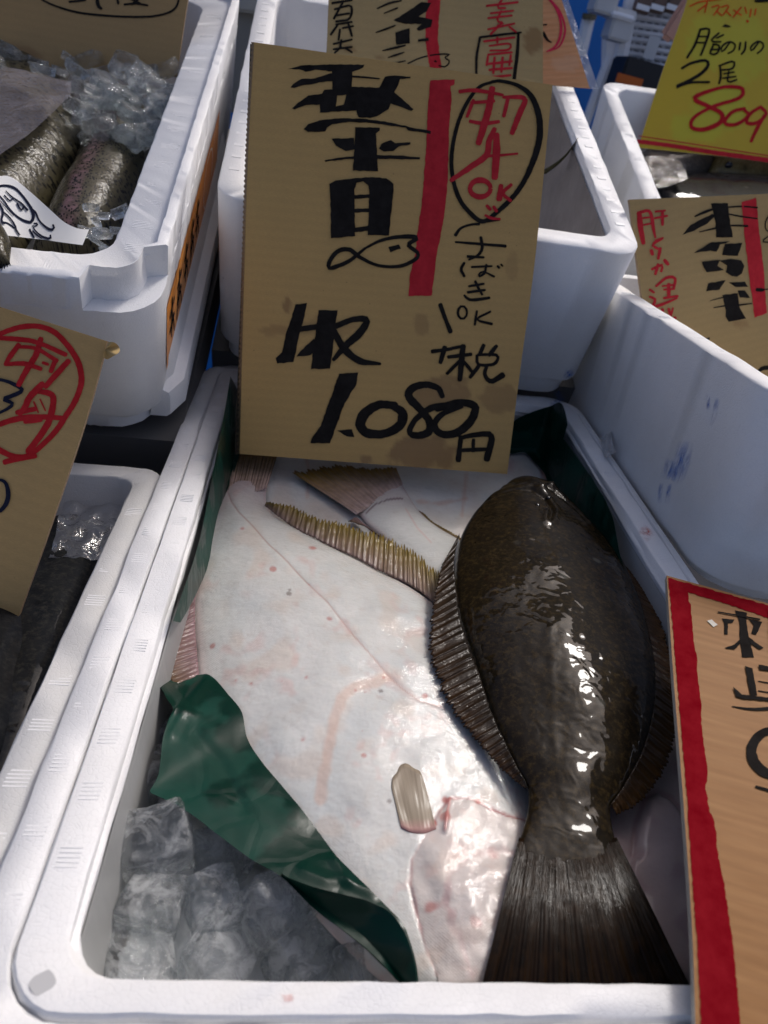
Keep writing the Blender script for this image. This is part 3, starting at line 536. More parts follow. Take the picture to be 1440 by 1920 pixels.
# --- laminated sign behind, resting on the rim
def wood_mat(name, c0, c1, gl):
    a = N(name); uv = a.mapping((4, 38, 1), (0, 0, .1), src='UV'); n = a.noise(5, 6, .65, uv); w2 = a.wave(1.4, uv, 5, 3, 'Y')
    c = a.mix(a.ramp(n, [(.3, 0.), (.7, 1.)]), c0, c1); c = a.mix(a.math('MULTIPLY', w2, .18), c, tuple(x * .6 for x in c0))
    st = a.attr('stain'); c = a.mix(a.math('MULTIPLY', st, .5), c, (.62, .45, .33))
    c = a.mix(a.math('MULTIPLY', a.ramp(a.voro(70, vec=a.mapping(src='UV')), [(.05, 1.), (.08, 0.)]), a.ramp(a.noise(25, vec=a.mapping(src='UV')), [(.55, 0.), (.62, .6)])), c, (.16, .09, .04))
    return a.done(c, .55, a.bump(a.noise(30, 3, vec=a.mapping(src='UV')), .2, .003), Coat_Weight=gl, Coat_Roughness=.12, Specular_IOR_Level=.12)
LAM = wood_mat('laminated_wood_print', (.62, .27, .11), (.72, .38, .18), .4)
p3 = on((1075, 166), *BTOP(-.003))
S3 = Sign('laminated_card', 'laminated wood grain card with a pink red oval, behind the cardboard boards', 'laminated card', p3, (.12, -.93, .35), ([(985, -150), (1000, 0), (1010, 158)], [(1000, -150), (1050, -10), (1106, 166)]), LAM, .0008, stains=[(1060, 118, 30, 16, .5)], nu=40, nv=40)
D = pz(Z(960, 0, 3.0), 3.0)
a, b = D((), [([(150, -60), (215, 0), (255, 60), (275, 130), (272, 200), (245, 260), (195, 290)], [14, 15, 14, 14, 15, 13, 8]), ([(170, -40), (235, 20), (272, 70), (296, 140), (295, 200), (265, 262), (210, 288)], [10, 12, 12, 12, 12, 10, 6])]); S3.ch(PINKR, a, b, name='ink_oval')
a, b = D((), [([(176, 140), (195, 138)], 8), ([(176, 185), (200, 225), (222, 238)], [20, 16, 6])]); S3.ch(BLACK, a, b)
V = [S3.at(p, -.001) for p in [(1050, -160), (1062, -10), (1123, 168), (1016, 158), (1000, -160)]]
o_ = obj('clear_margin', V, [(0, 1, 2, 3, 4)], film_mat('laminate_margin', .45, (.6, .6, .6)), S3.root, smooth=False)
# --- yellow sign
def yel():
    a = N('yellow_print'); st = a.attr('stain'); n = a.noise(10, 4, vec=a.mapping(src='UV'))
    c = a.mix(a.ramp(n, [(.35, 0.), (.7, .4)]), (.52, .35, .002), (.50, .41, .004)); c = a.mix(st, c, (.48, .45, .010))
    return a.done(c, .45, a.bump(a.noise(14, 3, vec=a.mapping(src='UV')), .25, .004), Coat_Weight=.4, Coat_Roughness=.1)
p4 = Yl(0, .425 - .022 - .014, QY[7])
S4 = Sign('price_card', 'bright yellow laminated price card with black and red brush writing, upper right', 'price card', p4, (-.06, -.90, .42), ([(1292, -60), (1288, 0), (1240, 140), (1196, 277)], [(1640, -60), (1640, 0), (1640, 160), (1640, 322)]), yel(), .0012, stains=[(1350, 200, 60, 45, .8), (1330, 80, 50, 60, .7), (1390, 90, 60, 70, .7), (1310, 240, 60, 30, .7)], em=plain('card_edge', (.45, .40, .45), .4), nu=60, nv=50)
a, b = D((), [([(705, 795), (900, 820), (1100, 852), (1440, 900), (1900, 960)], 26)]); S4.ch(RED, a, b, name='printed_line')
a, b = D((), [([(715, 765), (900, 792), (1440, 875), (1900, 940)], 6)]); S4.ch(RED, a, b, name='printed_line')
a, b = D((), [([(1000, 35), (1060, 10), (1180, -5)], 8), ([(1100, 0), (1085, 70)], 8), ([(1100, 20), (1045, 62)], 8)]); S4.ch(ORED, a, b)
for ox in (0, 52):
    a, b = D((), [([(1125 + ox, 40), (1170 + ox, 30), (1135 + ox, 85)], 8), ([(1150 + ox, 60), (1180 + ox, 88)], 8)]); S4.ch(ORED, a, b)
a, b = D((), [([(1290, 40), (1245, 95)], 9), ([(1245, 55), (1290, 85)], 7), ([(1310, 40), (1320, 75)], 8)]); S4.ch(ORED, a, b)
a, b = D((), [([(1345, 50), (1338, 95)], 8), ([(1372, 50), (1365, 85)], 8), ([(1322, 116), (1328, 122)], 14)]); S4.ch(ORED, a, b)
a, b = D((), [([(1060, 165), (1030, 250), (985, 325)], 14), ([(1062, 165), (1110, 165), (1090, 240), (1062, 310)], 13), ([(1045, 205), (1095, 205)], 10), ([(1040, 240), (1090, 240)], 10)]); S4.ch(BLACK, a, b)
a, b = D((), [([(1165, 185), (1120, 230), (1175, 235)], 11), ([(1190, 195), (1150, 215)], 10), ([(1135, 250), (1115, 300), (1155, 300), (1165, 255), (1130, 250)], 12), ([(1125, 278), (1160, 278)], 10)]); S4.ch(BLACK, a, b)
a, b = D((), [([(1225, 240), (1185, 290), (1178, 265), (1220, 235), (1255, 250), (1245, 285), (1215, 300)], 11)]); S4.ch(BLACK, a, b)
a, b = D((), [([(1285, 240), (1278, 280)], 12), ([(1315, 235), (1310, 280), (1290, 305)], 12)]); S4.ch(BLACK, a, b)
a, b = D((), [([(1390, 235), (1350, 285), (1345, 262), (1385, 232), (1415, 250), (1405, 280), (1380, 300)], 11)]); S4.ch(BLACK, a, b)
a, b = D((), [([(955, 385), (1010, 355), (1090, 340), (1100, 375), (1040, 430), (920, 490), (1000, 465), (1110, 462)], [14, 16, 18, 20, 18, 16, 14, 14])]); S4.ch(BLACK, a, b)
a, b = D((), [([(1165, 370), (1245, 345), (1240, 385), (1170, 395)], 12), ([(1170, 372), (1175, 430), (1165, 470)], 13), ([(1190, 415), (1250, 405)], 10), ([(1185, 440), (1260, 430)], 10), ([(1220, 400), (1215, 460), (1265, 448)], 11)]); S4.ch(BLACK, a, b)
a, b = D((), [([(1300, 530), (1290, 495), (1190, 490), (1060, 530), (1030, 560), (1110, 600), (1180, 640), (1170, 690), (1080, 728), (1010, 715), (1025, 660), (1130, 600), (1270, 555), (1300, 525)], [22, 22, 18, 22, 26, 24, 26, 28, 24, 20, 18, 20, 20, 20])]); S4.ch(DKRED, a, b)
a, b = D((), [([(1310, 610), (1240, 630), (1195, 690), (1260, 700), (1330, 650), (1300, 612)], [18, 20, 22, 20, 18])]); S4.ch(DKRED, a, b)
a, b = D((), [([(1400, 600), (1340, 640), (1320, 690), (1380, 690), (1430, 640), (1400, 602)], [18, 20, 22, 20, 18]), ([(1420, 650), (1380, 720), (1345, 795)], [20, 22, 18])]); S4.ch(DKRED, a, b)
a, b = D([[(1200, 135), (1235, 150), (1215, 155), (1180, 150)]]); S4.ch(BLACK, a, b, name='ink_smudge')
a, b = D((), [([(1370, 5), (1460, 0)], 20)]); S4.ch(BLACK, a, b)
# --- board in the right box
Ef = Z(1060, 340, 3.7895); E_ = pz(Ef, 3.7895)
S5 = Sign('price_board', 'cardboard board with red side text and a red bar, standing in the right box', 'price board', (.4, .735, .12), (.02, -.95, .31), (Ef((455, 130), (490, 400), (520, 640), (555, 900), (640, 1500)), Ef((1900, 70), (1900, 400), (1900, 700), (1900, 1000), (1900, 1500))), card_mat('cardboard_right', (.42, .285, .112)), group='cardboard price boards', stains=[(1388, 608, 14, 10, .5)], nu=60, nv=60)
a, b = E_((), [([(525, 225), (535, 330), (555, 440)], [36, 40, 28]), ([(530, 220), (600, 215), (625, 330), (640, 400)], [22, 24, 26, 14]), ([(545, 262), (600, 255)], 14), ([(555, 310), (610, 300)], 14), ([(640, 215), (710, 208)], 16), ([(635, 262), (725, 245)], 16), ([(690, 215), (690, 310)], 22)]); S5.ch(RED, a, b)
a, b = E_((), [([(640, 420), (695, 402)], 14), ([(690, 405), (620, 450), (660, 480)], 20)]); S5.ch(RED, a, b)
a, b = E_((), [([(610, 490), (620, 520)], 26), ([(675, 475), (660, 550)], 22)]); S5.ch(RED, a, b)
a, b = E_((), [([(615, 625), (690, 595), (680, 640)], 20), ([(660, 590), (640, 660)], 22), ([(705, 560), (730, 590)], 26)]); S5.ch(RED, a, b)
a, b = E_((), [([(645, 745), (720, 685), (780, 690), (770, 760)], [18, 20, 22, 18]), ([(690, 745), (775, 735)], 14), ([(700, 770), (775, 765)], 14), ([(735, 730), (735, 820)], 26), ([(700, 830), (800, 815)], 18), ([(600, 770), (630, 790)], 18), ([(600, 820), (640, 840), (625, 890), (700, 870), (795, 830)], [16, 20, 22, 18, 12])]); S5.ch(RED, a, b)
a, b = E_((), [([(690, 910), (690, 970)], 26), ([(735, 905), (745, 950)], 20), ([(765, 900), (750, 960)], 14), ([(772, 968), (785, 972)], 20)]); S5.ch(RED, a, b)
a, b = E_([[(1035, 158), (1155, 155), (1165, 250), (1190, 398), (1070, 398), (1068, 300)], [(830, 380), (890, 310), (1040, 232), (1075, 240), (1010, 300), (920, 350)]], [([(1150, 185), (1250, 178), (1365, 187)], [10, 12, 12]), ([(1150, 230), (1250, 250), (1365, 265)], [9, 12, 9]), ([(920, 250), (1000, 215), (1060, 195)], [10, 20, 16]), ([(955, 360), (1060, 335), (1180, 315), (1295, 318)], [7, 14, 12, 16])]); S5.ch(BLACK, a, b)
a, b = E_([[(912, 510), (970, 475), (1040, 432), (1168, 425), (1140, 440), (1100, 448), (1075, 500), (1030, 492)], [(1135, 445), (1258, 438), (1225, 530), (1115, 524)]]); S5.ch(BLACK, a, b)
a, b = E_([[(970, 572), (1100, 558), (1080, 600), (1130, 630), (1060, 640), (1005, 646), (982, 610)], [(1095, 565), (1180, 552), (1250, 562), (1272, 600), (1255, 655), (1220, 678), (1180, 672), (1140, 645), (1150, 600)]]); S5.ch(BLACK, a, b)
a, b = E_([[(1015, 725), (1140, 702), (1095, 770), (1000, 782)], [(1160, 718), (1275, 712), (1300, 750), (1210, 752)]]); S5.ch(BLACK, a, b)
a, b = E_([[(1115, 808), (1225, 795), (1240, 900), (1285, 975), (1160, 998), (1138, 960), (1140, 920)], [(1225, 775), (1275, 775), (1312, 828), (1240, 825)]], [([(1030, 848), (1120, 825)], [4, 9]), ([(1055, 898), (1130, 885)], [6, 10]), ([(1230, 880), (1325, 868)], [12, 8])]); S5.ch(BLACK, a, b)
a, b = E_([[(1252, 148), (1355, 116), (1372, 300), (1410, 620), (1432, 935), (1345, 970), (1310, 700), (1275, 400)]]); S5.ch(RED, a, b, name='red_bar')
a, b = E_((), [([(1460, 230), (1425, 280), (1425, 340), (1460, 375), (1400, 425), (1470, 435)], [10, 9, 9, 9, 9]), ([(1360, 770), (1405, 772)], 26), ([(1400, 770), (1500, 762)], 8)]); S5.ch(BLACK, a, b)
a, b = E_([[(960, 1155), (985, 1120), (1028, 1108), (1018, 1140), (1000, 1155), (1035, 1170), (1020, 1180)]], [([(1350, 1380), (1400, 1330), (1500, 1320)], [18, 30, 30])]); S5.ch(BLACK, a, b)
# --- red bordered wood print sign, lower right
P1, P2, P3 = atz((1250, 1080), .034), atz((1312, 1920), .012), atz((1440, 1131), .034)
n6 = np.cross(P3 - P1, P1 - P2); n6 *= np.sign(n6[2])
WOOD = wood_mat('wood_grain_print', (.265, .128, .045), (.335, .172, .066), .0); BRED = ink_mat('border_red', (.165, .0025, .007))
S6 = Sign('wood_print_sign', 'wood grain sign with ragged red border and black characters, lower right corner', 'sign', P1, n6, ([(1250, 1079), (1262, 1260), (1281, 1500), (1298, 1750), (1306, 2000)], [(1700, 1203), (1740, 1350), (1800, 1560), (1860, 1800), (1900, 2000)]), WOOD, .004, em=plain('laminate_edge', (.42, .39, .34), .5), nu=60, nv=90)
G = pz(Z(1180, 1060, 2.2308), 2.2308)
a, b = G([[(163, 52), (400, 118), (900, 250), (900, 330), (420, 165), (245, 112), (248, 150), (258, 165), (258, 200), (268, 300), (285, 400), (283, 440), (293, 520), (302, 598), (300, 660), (310, 740), (325, 830), (328, 870), (318, 935), (325, 960), (335, 1030), (352, 1060), (365, 1120), (366, 1180), (380, 1250), (395, 1320), (410, 1420), (428, 1540), (440, 1650), (455, 1800), (466, 1925), (475, 2090), (305, 2090), (300, 1925), (285, 1600), (262, 1290), (240, 960), (212, 620), (185, 300)]]); S6.ch(BRED, a, b, name='red_border', rough=1.6)
a, b = G([[(442, 188), (492, 198), (490, 230), (500, 300), (522, 385), (472, 384), (462, 320), (460, 240)], [(387, 222), (440, 226), (432, 240), (412, 242), (412, 290), (398, 288), (396, 240)], [(500, 225), (556, 236), (545, 260), (530, 290), (510, 285), (520, 252)], [(398, 346), (440, 330), (468, 305), (472, 320), (440, 352), (410, 348)], [(500, 300), (540, 330), (562, 345), (545, 352), (505, 325)], [(580, 190), (610, 195), (640, 380), (585, 370)]], [([(372, 195), (450, 208), (545, 226)], [5, 6, 8])]); S6.ch(BLACK, a, b)
a, b = G([[(484, 420), (515, 430), (535, 545), (508, 548)], [(434, 508), (470, 540), (540, 548), (620, 556), (620, 570), (470, 556), (446, 548)], [(540, 415), (640, 430), (640, 445), (545, 435)]], [([(540, 485), (640, 500)], 5), ([(540, 525), (640, 540)], 5), ([(430, 590), (500, 600), (560, 600), (660, 590)], [4, 11, 14, 14])]); S6.ch(BLACK, a, b)
a, b = G((), [([(680, 690), (590, 690), (535, 720), (510, 780), (545, 850), (640, 890), (720, 880)], [26, 30, 40, 44, 40, 30, 26]), ([(530, 925), (620, 950)], [10, 12])]); S6.ch(BLACK, a, b)
a, b = G([[(325, 232), (345, 226), (370, 248), (352, 258)]]); S6.ch(plain('fish_scale', (.22, .185, .14), .4), a, b, name='stuck_scale')
# --- left board with the red circle
Hf = Z(0, 480, 3.0); H_ = pz(Hf, 3.0)
S7 = Sign('price_board', 'cardboard board tilted over the dark fish at left, red brush characters in a red circle', 'price board', atz((100, 950), .030), (.02, -.92, .38), ([(-420, 440), (-500, 620), (-640, 1000), (-700, 1330)], [(201, 640), (160, 790), (90, 1000), (40, 1140), (-25, 1330)]), card_mat('cardboard_left', (.46, .295, .11)), group='cardboard price boards', nu=70, nv=70)
a, b = H_((), [([(-250, 800), (-180, 620), (-60, 480), (60, 415), (190, 394), (300, 425), (385, 510), (440, 600), (458, 700), (430, 800), (370, 900), (300, 1000), (180, 1110), (90, 1130), (-20, 1080), (-150, 980), (-230, 880)], [26, 26, 28, 28, 30, 30, 32, 34, 34, 32, 32, 30, 30, 32, 30, 28, 26], 1), ([(25, 1160), (100, 1140), (200, 1125)], [30, 34, 26])]); S7.ch(DKRED, a, b, name='red_circle')
a, b = H_((), [([(-30, 460), (120, 470), (220, 490), (370, 555)], [26, 28, 26, 26]), ([(230, 465), (200, 560), (150, 640), (105, 725)], [30, 34, 34, 30]), ([(105, 500), (60, 560), (30, 610)], [30, 30, 22]), ([(90, 510), (200, 520), (320, 590)], [20, 22, 24]), ([(30, 610), (130, 605), (230, 635)], [20, 28, 24]), ([(310, 590), (285, 650)], 28), ([(385, 590), (330, 650), (255, 735)], [30, 34, 30]), ([(240, 600), (270, 610)], 18)]); S7.ch(DKRED, a, b)
a, b = H_((), [([(240, 720), (170, 790), (140, 850), (110, 890)], [34, 38, 36, 28]), ([(200, 760), (270, 770), (300, 800), (290, 880), (260, 960), (160, 1100)], [26, 34, 36, 38, 36, 40]), ([(-40, 960), (80, 920), (200, 905), (360, 912)], [28, 34, 30, 28]), ([(95, 880), (200, 860)], 30), ([(190, 820), (215, 880)], 10), ([(225, 805), (255, 870)], 9), ([(140, 930), (230, 920)], 30)]); S7.ch(DKRED, a, b)
a, b = H_((), [([(-40, 690), (20, 700), (75, 720), (125, 755), (60, 790), (20, 805), (70, 830), (40, 860), (-20, 890)], [14, 18, 22, 22, 24, 24, 22, 18, 14])]); S7.ch(NAVY, a, b)
a, b = H_((), [([(-20, 1255), (25, 1270), (45, 1320), (40, 1380), (5, 1430), (-30, 1440)], [14, 20, 26, 28, 24, 18])]); S7.ch(NAVY, a, b)
V, Fc = [], []
cc = catmull([(203, 641), (214, 642), (223, 650), (224, 660), (212, 668), (200, 674), (193, 668)], 20)
for i, p in enumerate(cc):
    V += [S7.at((197, 655), .001), S7.at(p, .004 * math.sin(i * .7) + .002)]
obj('torn_corner', V, [(2 * i, 2 * i + 1, 2 * i + 3, 2 * i + 2) for i in range(19)], CARD2, S7.root)
# --- top-left board
p8 = on((200, 122), *TTOP(.03)); Jf = Z(0, 0, 3.0); J_ = pz(Jf, 3.0)
S8 = Sign('price_board', 'cardboard board behind the trout, water stained, black writing in an oval', 'price board', p8, (.0, -.94, .34), ([(-300, -200), (-300, 0), (-300, 100)], [(385, -200), (352, 0), (331, 142)]), card_mat('cardboard_back', (.39, .25, .10)), group='cardboard price boards', stains=[(30, 105, 55, 26, .55), (230, 135, 60, 22, .5), (-60, 110, 80, 30, .5)], wet=1, nu=60, nv=50)
a, b = J_((), [([(150, -60), (240, 0), (330, 40), (450, 72), (600, 88), (750, 95), (870, 90), (960, 65), (1000, 20), (1005, -60)], [10, 11, 12, 13, 13, 13, 13, 12, 12, 12])]); S8.ch(BLACK, a, b, name='ink_oval')
a, b = J_((), [([(390, 10), (480, 0)], 14), ([(545, -20), (552, 30), (570, 48)], [18, 22, 16])]); S8.ch(BLACK, a, b)
a, b = J_((), [([(660, -10), (665, 20)], 14), ([(700, 25), (760, 20), (830, 30)], 13), ([(730, -10), (790, 20)], 12), ([(790, -15), (740, 25)], 12)]); S8.ch(BLACK, a, b)
# --- orange sticker on the trout box
hx = QT[6] / 2; sn = TR @ np.array([1, 0, 0.])
STK = wood_mat('orange_sticker', (.80, .26, .035), (.85, .36, .08), .3)
stp = Tl(hx - .0045, .2, .08) + sn * .0015; tilt = TR @ np.array([1., 0, -QT[8] * .9 / .125])
def sticker():
    hh = lambda w_: hx - QT[8] * .9 * (1 - (w_ - .022) / (QT[7] - .022)) + .0006
    us, ws = np.linspace(.045, .40, 30), np.linspace(.112, .05, 12); V = [Tl(hh(w_), u, w_) for w_ in ws for u in us]
    o = obj('sticker', V, gridfaces(12, 30, flip=True), STK, trt, uv=[(u, w_) for w_ in ws for u in us]); o['label'] = 'orange wood grain sticker with black characters'
    loc = lambda u, w_, l: Tl(hh(w_) + l, u, w_)
    def strk(name, lines, m):
        P, Fc = [], []
        for k, (pts, wd) in enumerate(lines):
            c = catmull(pts, 14); tg = np.gradient(c, axis=0); tg /= np.linalg.norm(tg, axis=1)[:, None]; nn = np.c_[-tg[:, 1], tg[:, 0]]; q = len(P)
            for i in range(14):
                for s_ in (1, -1): e = c[i] + nn[i] * s_ * wd / 2 * (1 - .4 * abs(i / 13 - .5)); P.append(loc(e[0], e[1], .0004 + .00003 * k))
            Fc += [(q + 2 * i, q + 2 * i + 1, q + 2 * i + 3, q + 2 * i + 2) for i in range(13)]
        obj(name, P, Fc, m, trt, smooth=False)
    for k, u in enumerate((.07, .11, .15, .19, .225)):
        strk('character', [([(u - .012, .092), (u + .012, .096)], .005), ([(u, .104), (u - .002, .066)], .005), ([(u - .013, .078), (u + .013, .080)], .0045), ([(u + .004, .086), (u + .013, .062)], .004), ([(u - .008, .09), (u - .013, .062)], .004)][: 4 + k % 2], BLACK)
    strk('ink_oval', [([(.29, .105), (.27, .085), (.29, .058), (.33, .056), (.345, .08), (.33, .104), (.29, .106)], .003)], plain('pale_print', (.7, .6, .5)))
sticker()
# ------------------------------------------------------------------ fish
class Plane:
    def __init__(s, z=None, pn=None): s.pt, s.n = ((0, 0, z), (0, 0, 1.)) if pn is None else pn; s.n = np.array(s.n, float)
    def at(s, p): return on(p, s.pt, s.n)
def body(name, root, pl, L, Rr, H, m, prof=2.2, pw=.62, n=200, mm=90, tint=None, mods=None, taper=(.0, .12, .0, .12), ridge=0., under=.5, seed=1, rough=.0012):
    """one closed fish body lofted between its left and right outline (px, nose to tail or tail to nose)"""
    G = loftpts(L, Rr, n, mm).reshape(-1, 2); u = np.tile(np.linspace(-1, 1, mm), n); t = np.repeat(np.linspace(0, 1, n), mm)
    pr = np.clip(1 - np.abs(u) ** prof, 0, 1) ** pw + ridge * np.exp(-(u / .38) ** 2)
    ht = H if not hasattr(H, '__len__') else np.interp(t, np.linspace(0, 1, len(H)), H)
    e0 = np.clip(t / taper[1], 0, 1) if taper[1] else 1; e1 = np.clip((1 - t) / taper[3], 0, 1) if taper[3] else 1
    en = (taper[0] + (1 - taper[0]) * np.sqrt(np.clip(1 - (1 - e0) ** 2, 0, 1))) * (taper[2] + (1 - taper[2]) * np.sqrt(np.clip(1 - (1 - e1) ** 2, 0, 1)))
    h = ht * pr * en
    P = np.array([pl.at(p) for p in G])
    h = h + rough * nz(P, 28, seed) * pr * en * np.clip(ht / .012, 0, 1)
    if mods is not None: h = h + mods(G, u, t)
    top = P + np.outer(h, pl.n); bot = P - np.outer(under * ht * np.clip(1 - np.abs(u) ** 2, 0, 1) * en + .0005, pl.n)
    f1 = gridfaces(n, mm); a = top
    if np.cross(a[mm] - a[0], a[1] - a[0]) @ pl.n > 0: f1 = f1[:, ::-1]
    f2 = f1[:, ::-1] + n * mm
    ring = list(range(mm)) + [j * mm + mm - 1 for j in range(1, n)] + [(n - 1) * mm + i for i in range(mm - 2, -1, -1)] + [j * mm for j in range(n - 2, 0, -1)]
    q = len(ring); F3 = [(ring[i], ring[(i + 1) % q], ring[(i + 1) % q] + n * mm, ring[i] + n * mm) for i in range(q)]
    at = {'tint': np.vstack([tint(G, u, t)] * 2)} if tint is not None else None
    V = np.vstack([top, bot]); o = obj(name, V, list(map(tuple, f1)) + list(map(tuple, f2)) + F3, m, root, attr=at, uv=np.vstack([np.c_[t, (u + 1) / 2]] * 2))
    bm_fix(o); return o
def bm_fix(o):
    import bmesh
    b = bmesh.new(); b.from_mesh(o.data); bmesh.ops.recalc_face_normals(b, faces=b.faces); b.to_mesh(o.data); b.free()
def fin(name, root, base, outer, zb, zo, m, rays=50, rh=.0006, mm=14, serr=.12, pl=(0, 0, 1.), thick=.0006, B=None, curl=0., zf=None):
    n = rays * 5 + 1; A, O = catmull(base, n * 4), catmull(outer, n * 4); V = []; UV = []
    jt = np.clip(np.linspace(0, 1, n) + np.array([.55 / rays * noise.noise(Vector((i * .11, rays * 1.3, 5))) for i in range(n)]) * np.sin(np.linspace(0, math.pi, n)), 0, 1); ii = (jt * (n * 4 - 1)).astype(int); A, O = A[ii], O[ii]; ra = [.55 + .9 * abs(noise.noise(Vector((i * .9, rays, 2)))) for i in range(rays + 2)]; pl = np.array(pl, float); k = np.arange(n) / 5
    ph = np.abs(((k + .5) % 1) - .5) * 2                       # 0 on a ray, 1 between rays
    for i in range(n):
        ext = 1 - serr * ph[i] ** 1.3 * (1 + .5 * math.sin(i * 1.7)) + .03 * math.sin(i * .37) - .8 * serr * max(0, noise.noise(Vector((i * .045, rays * .7, 8))))
        for j in range(mm):
            v = j / (mm - 1); p = A[i] * (1 - v * ext) + O[i] * v * ext
            if zf is not None: w3 = zf(p, v)
            else: w3 = atz(p, zb[0] * (1 - i / n) + zb[1] * i / n if hasattr(zb, '__len__') else zb) * (1 - v) + atz(p, zo[0] * (1 - i / n) + zo[1] * i / n if hasattr(zo, '__len__') else zo) * v
            w3 = w3 + pl * (rh * ra[int(k[i] + .5)] * (1 - ph[i]) * (1 - .3 * v) + curl * math.sin(i * .11) * v + .0007 * noise.noise(Vector((i * .07, v * 2, 3))))
            V.append(w3); UV.append((i / (n - 1), v))
    V = np.array(V); f = gridfaces(n, mm)
    if np.cross(V[mm] - V[0], V[1] - V[0]) @ pl > 0: f = f[:, ::-1]
    bot = V - pl * thick; nv = len(V); ring = list(range(mm)) + [j * mm + mm - 1 for j in range(1, n)] + [(n - 1) * mm + i for i in range(mm - 2, -1, -1)] + [j * mm for j in range(n - 2, 0, -1)]; q = len(ring)
    F3 = [(ring[i], ring[(i + 1) % q], ring[(i + 1) % q] + nv, ring[i] + nv) for i in range(q)]
    o = obj(name, np.vstack([V, bot]), list(map(tuple, f)) + list(map(tuple, f[:, ::-1] + nv)) + F3, m, root, uv=UV + UV); bm_fix(o); return o
Zb, Zc, Zd, Ze = Z(280, 800, 2.4), Z(280, 1200, 2.4), Z(780, 860, 2.769), Z(740, 1380, 2.571)
W0 = np.array((.635, .632, .602)); PK = np.array((.62, .40, .36)); RD = np.array((.45, .10, .08)); TN = np.array((.62, .48, .38))
def mixc(c, f, d): return c * (1 - f[:, None]) + d * f[:, None]
LAT = Zb((345, 290), (370, 370), (400, 420), (460, 490), (540, 590), (620, 680), (700, 780), (790, 880), (900, 1030), (1000, 1150)) + Zc((1050, 258), (1130, 330), (1200, 375), (1290, 385))
GILL = Ze((640, 440), (590, 452), (480, 440), (390, 410), (330, 395), (240, 400), (190, 465), (120, 580), (60, 690), (55, 800), (85, 940), (130, 1100), (180, 1220))
GIL2 = Ze((640, 620), (580, 640), (480, 640), (380, 660), (290, 710), (225, 800), (212, 880), (245, 1000), (300, 1130), (340, 1240))
SMEAR = Zc((1050, 270), (980, 300), (900, 325), (850, 380), (815, 470), (795, 580), (775, 690), (755, 800))
HEAD = GILL + [(830, 1930), (1100, 1930), (1100, 1530)]; HEAD2 = GIL2 + [(900, 1930), (1100, 1930), (1100, 1600)]
SPOTS = [(rx, ry, rr) for rx, ry, rr in [(508, 1097, 4), (538, 1149, 3), (418, 1116, 3), (576, 1129, 6), (540, 1140, 2), (525, 1315, 5), (570, 1313, 5), (540, 1373, 4), (563, 1428, 7), (470, 1312, 4), (396, 1225, 4), (660, 1340, 4), (678, 1342, 4), (714, 1313, 4), (708, 1340, 3), (673, 1417, 5), (675, 1462, 4), (720, 1545, 3), (787, 1345, 4), (500, 995, 3), (455, 1012, 5), (460, 1040, 4), (585, 1045, 6), (572, 1080, 4), (610, 1200, 4), (440, 1300, 5), (600, 980, 3)]]
def w1_tint(G, u, t):
    c = np.tile(W0, (len(G), 1)); nn = nz(G, .012, 5); n2 = nz(G, .05, 9)
    c = mixc(c, np.clip(sm(nn, -.1, .5) * .35, 0, 1), np.array((.58, .62, .62))); c = mixc(c, .35 * sm(nz(G, .02, 14), .1, .5), TN)
    e = sm(np.abs(u), .86, 1.); c = mixc(c, e * .45, PK)
    c = mixc(c, .55 * (1 - sm(dpl(G, LAT), .4, 2.6)), np.array((.40, .22, .17))); c = mixc(c, .30 * (1 - sm(dpl(G, LAT) + 14 * n2, 2, 14)) * sm(nn, -.05, .35), PK)
    c = mixc(c, .6 * (1 - sm(dpl(G, SMEAR) + 5 * n2, 5, 15)), np.array((.62, .42, .33)))
    tail = 1 - sm(G[:, 1] + 18 * n2, 905, 985); c = mixc(c, tail * .55, np.array((.50, .33, .34)))
    pat = sm(nz(G, .018, 31), .15, .5) * sm(n2, -.1, .4); c = mixc(c, pat * .4, PK)
    for x, y, r in SPOTS:
        d = np.hypot(G[:, 0] - x + 3 * nn, (G[:, 1] - y) * 1.3) + 9 * n2; c = mixc(c, (.42 + .05 * r) * (1 - sm(d, r * .1, r * 1.3)), RD if r > 3 else np.array((.10, .06, .05)))
    hd = inpoly(G, HEAD); c = mixc(c, hd * .38, np.array((.60, .45, .40))); h2 = inpoly(G, HEAD2); c = mixc(c, h2 * .25, np.array((.60, .52, .50)))
    c = mixc(c, np.clip(.5 + .9 * nn, .1, .8) * (1 - sm(dpl(G, GILL) + 3 * n2, .5, 5)), np.array((.38, .10, .10))); c = mixc(c, np.clip(.3 + .8 * nn, 0, .6) * (1 - sm(dpl(G, GIL2) + 9 * n2, .5, 11)), np.array((.44, .24, .24))); c = mixc(c, .7 * (1 - sm(dpl(G, [(832, 1538), (828, 1560), (822, 1600)]) + 2 * n2, .5, 5)), np.array((.46, .14, .13))); c = mixc(c, .8 * (1 - sm(dpl(G, [(885, 1538), (905, 1549), (940, 1558), (985, 1556)]) + 1.5 * n2, .3, 3.5)), np.array((.30, .06, .07)))
    for x, y, r, a_ in ((800, 1735, 16, .6), (798, 1585, 9, .9), (825, 1575, 12, .6), (845, 1640, 30, .2), (880, 1770, 14, .4), (915, 1640, 16, .4), (885, 1540, 10, .8), (822, 1540, 9, .8)):
        d = np.hypot(G[:, 0] - x, G[:, 1] - y) + 12 * n2; c = mixc(c, a_ * (1 - sm(d, r * .2, r)), RD)
    return c
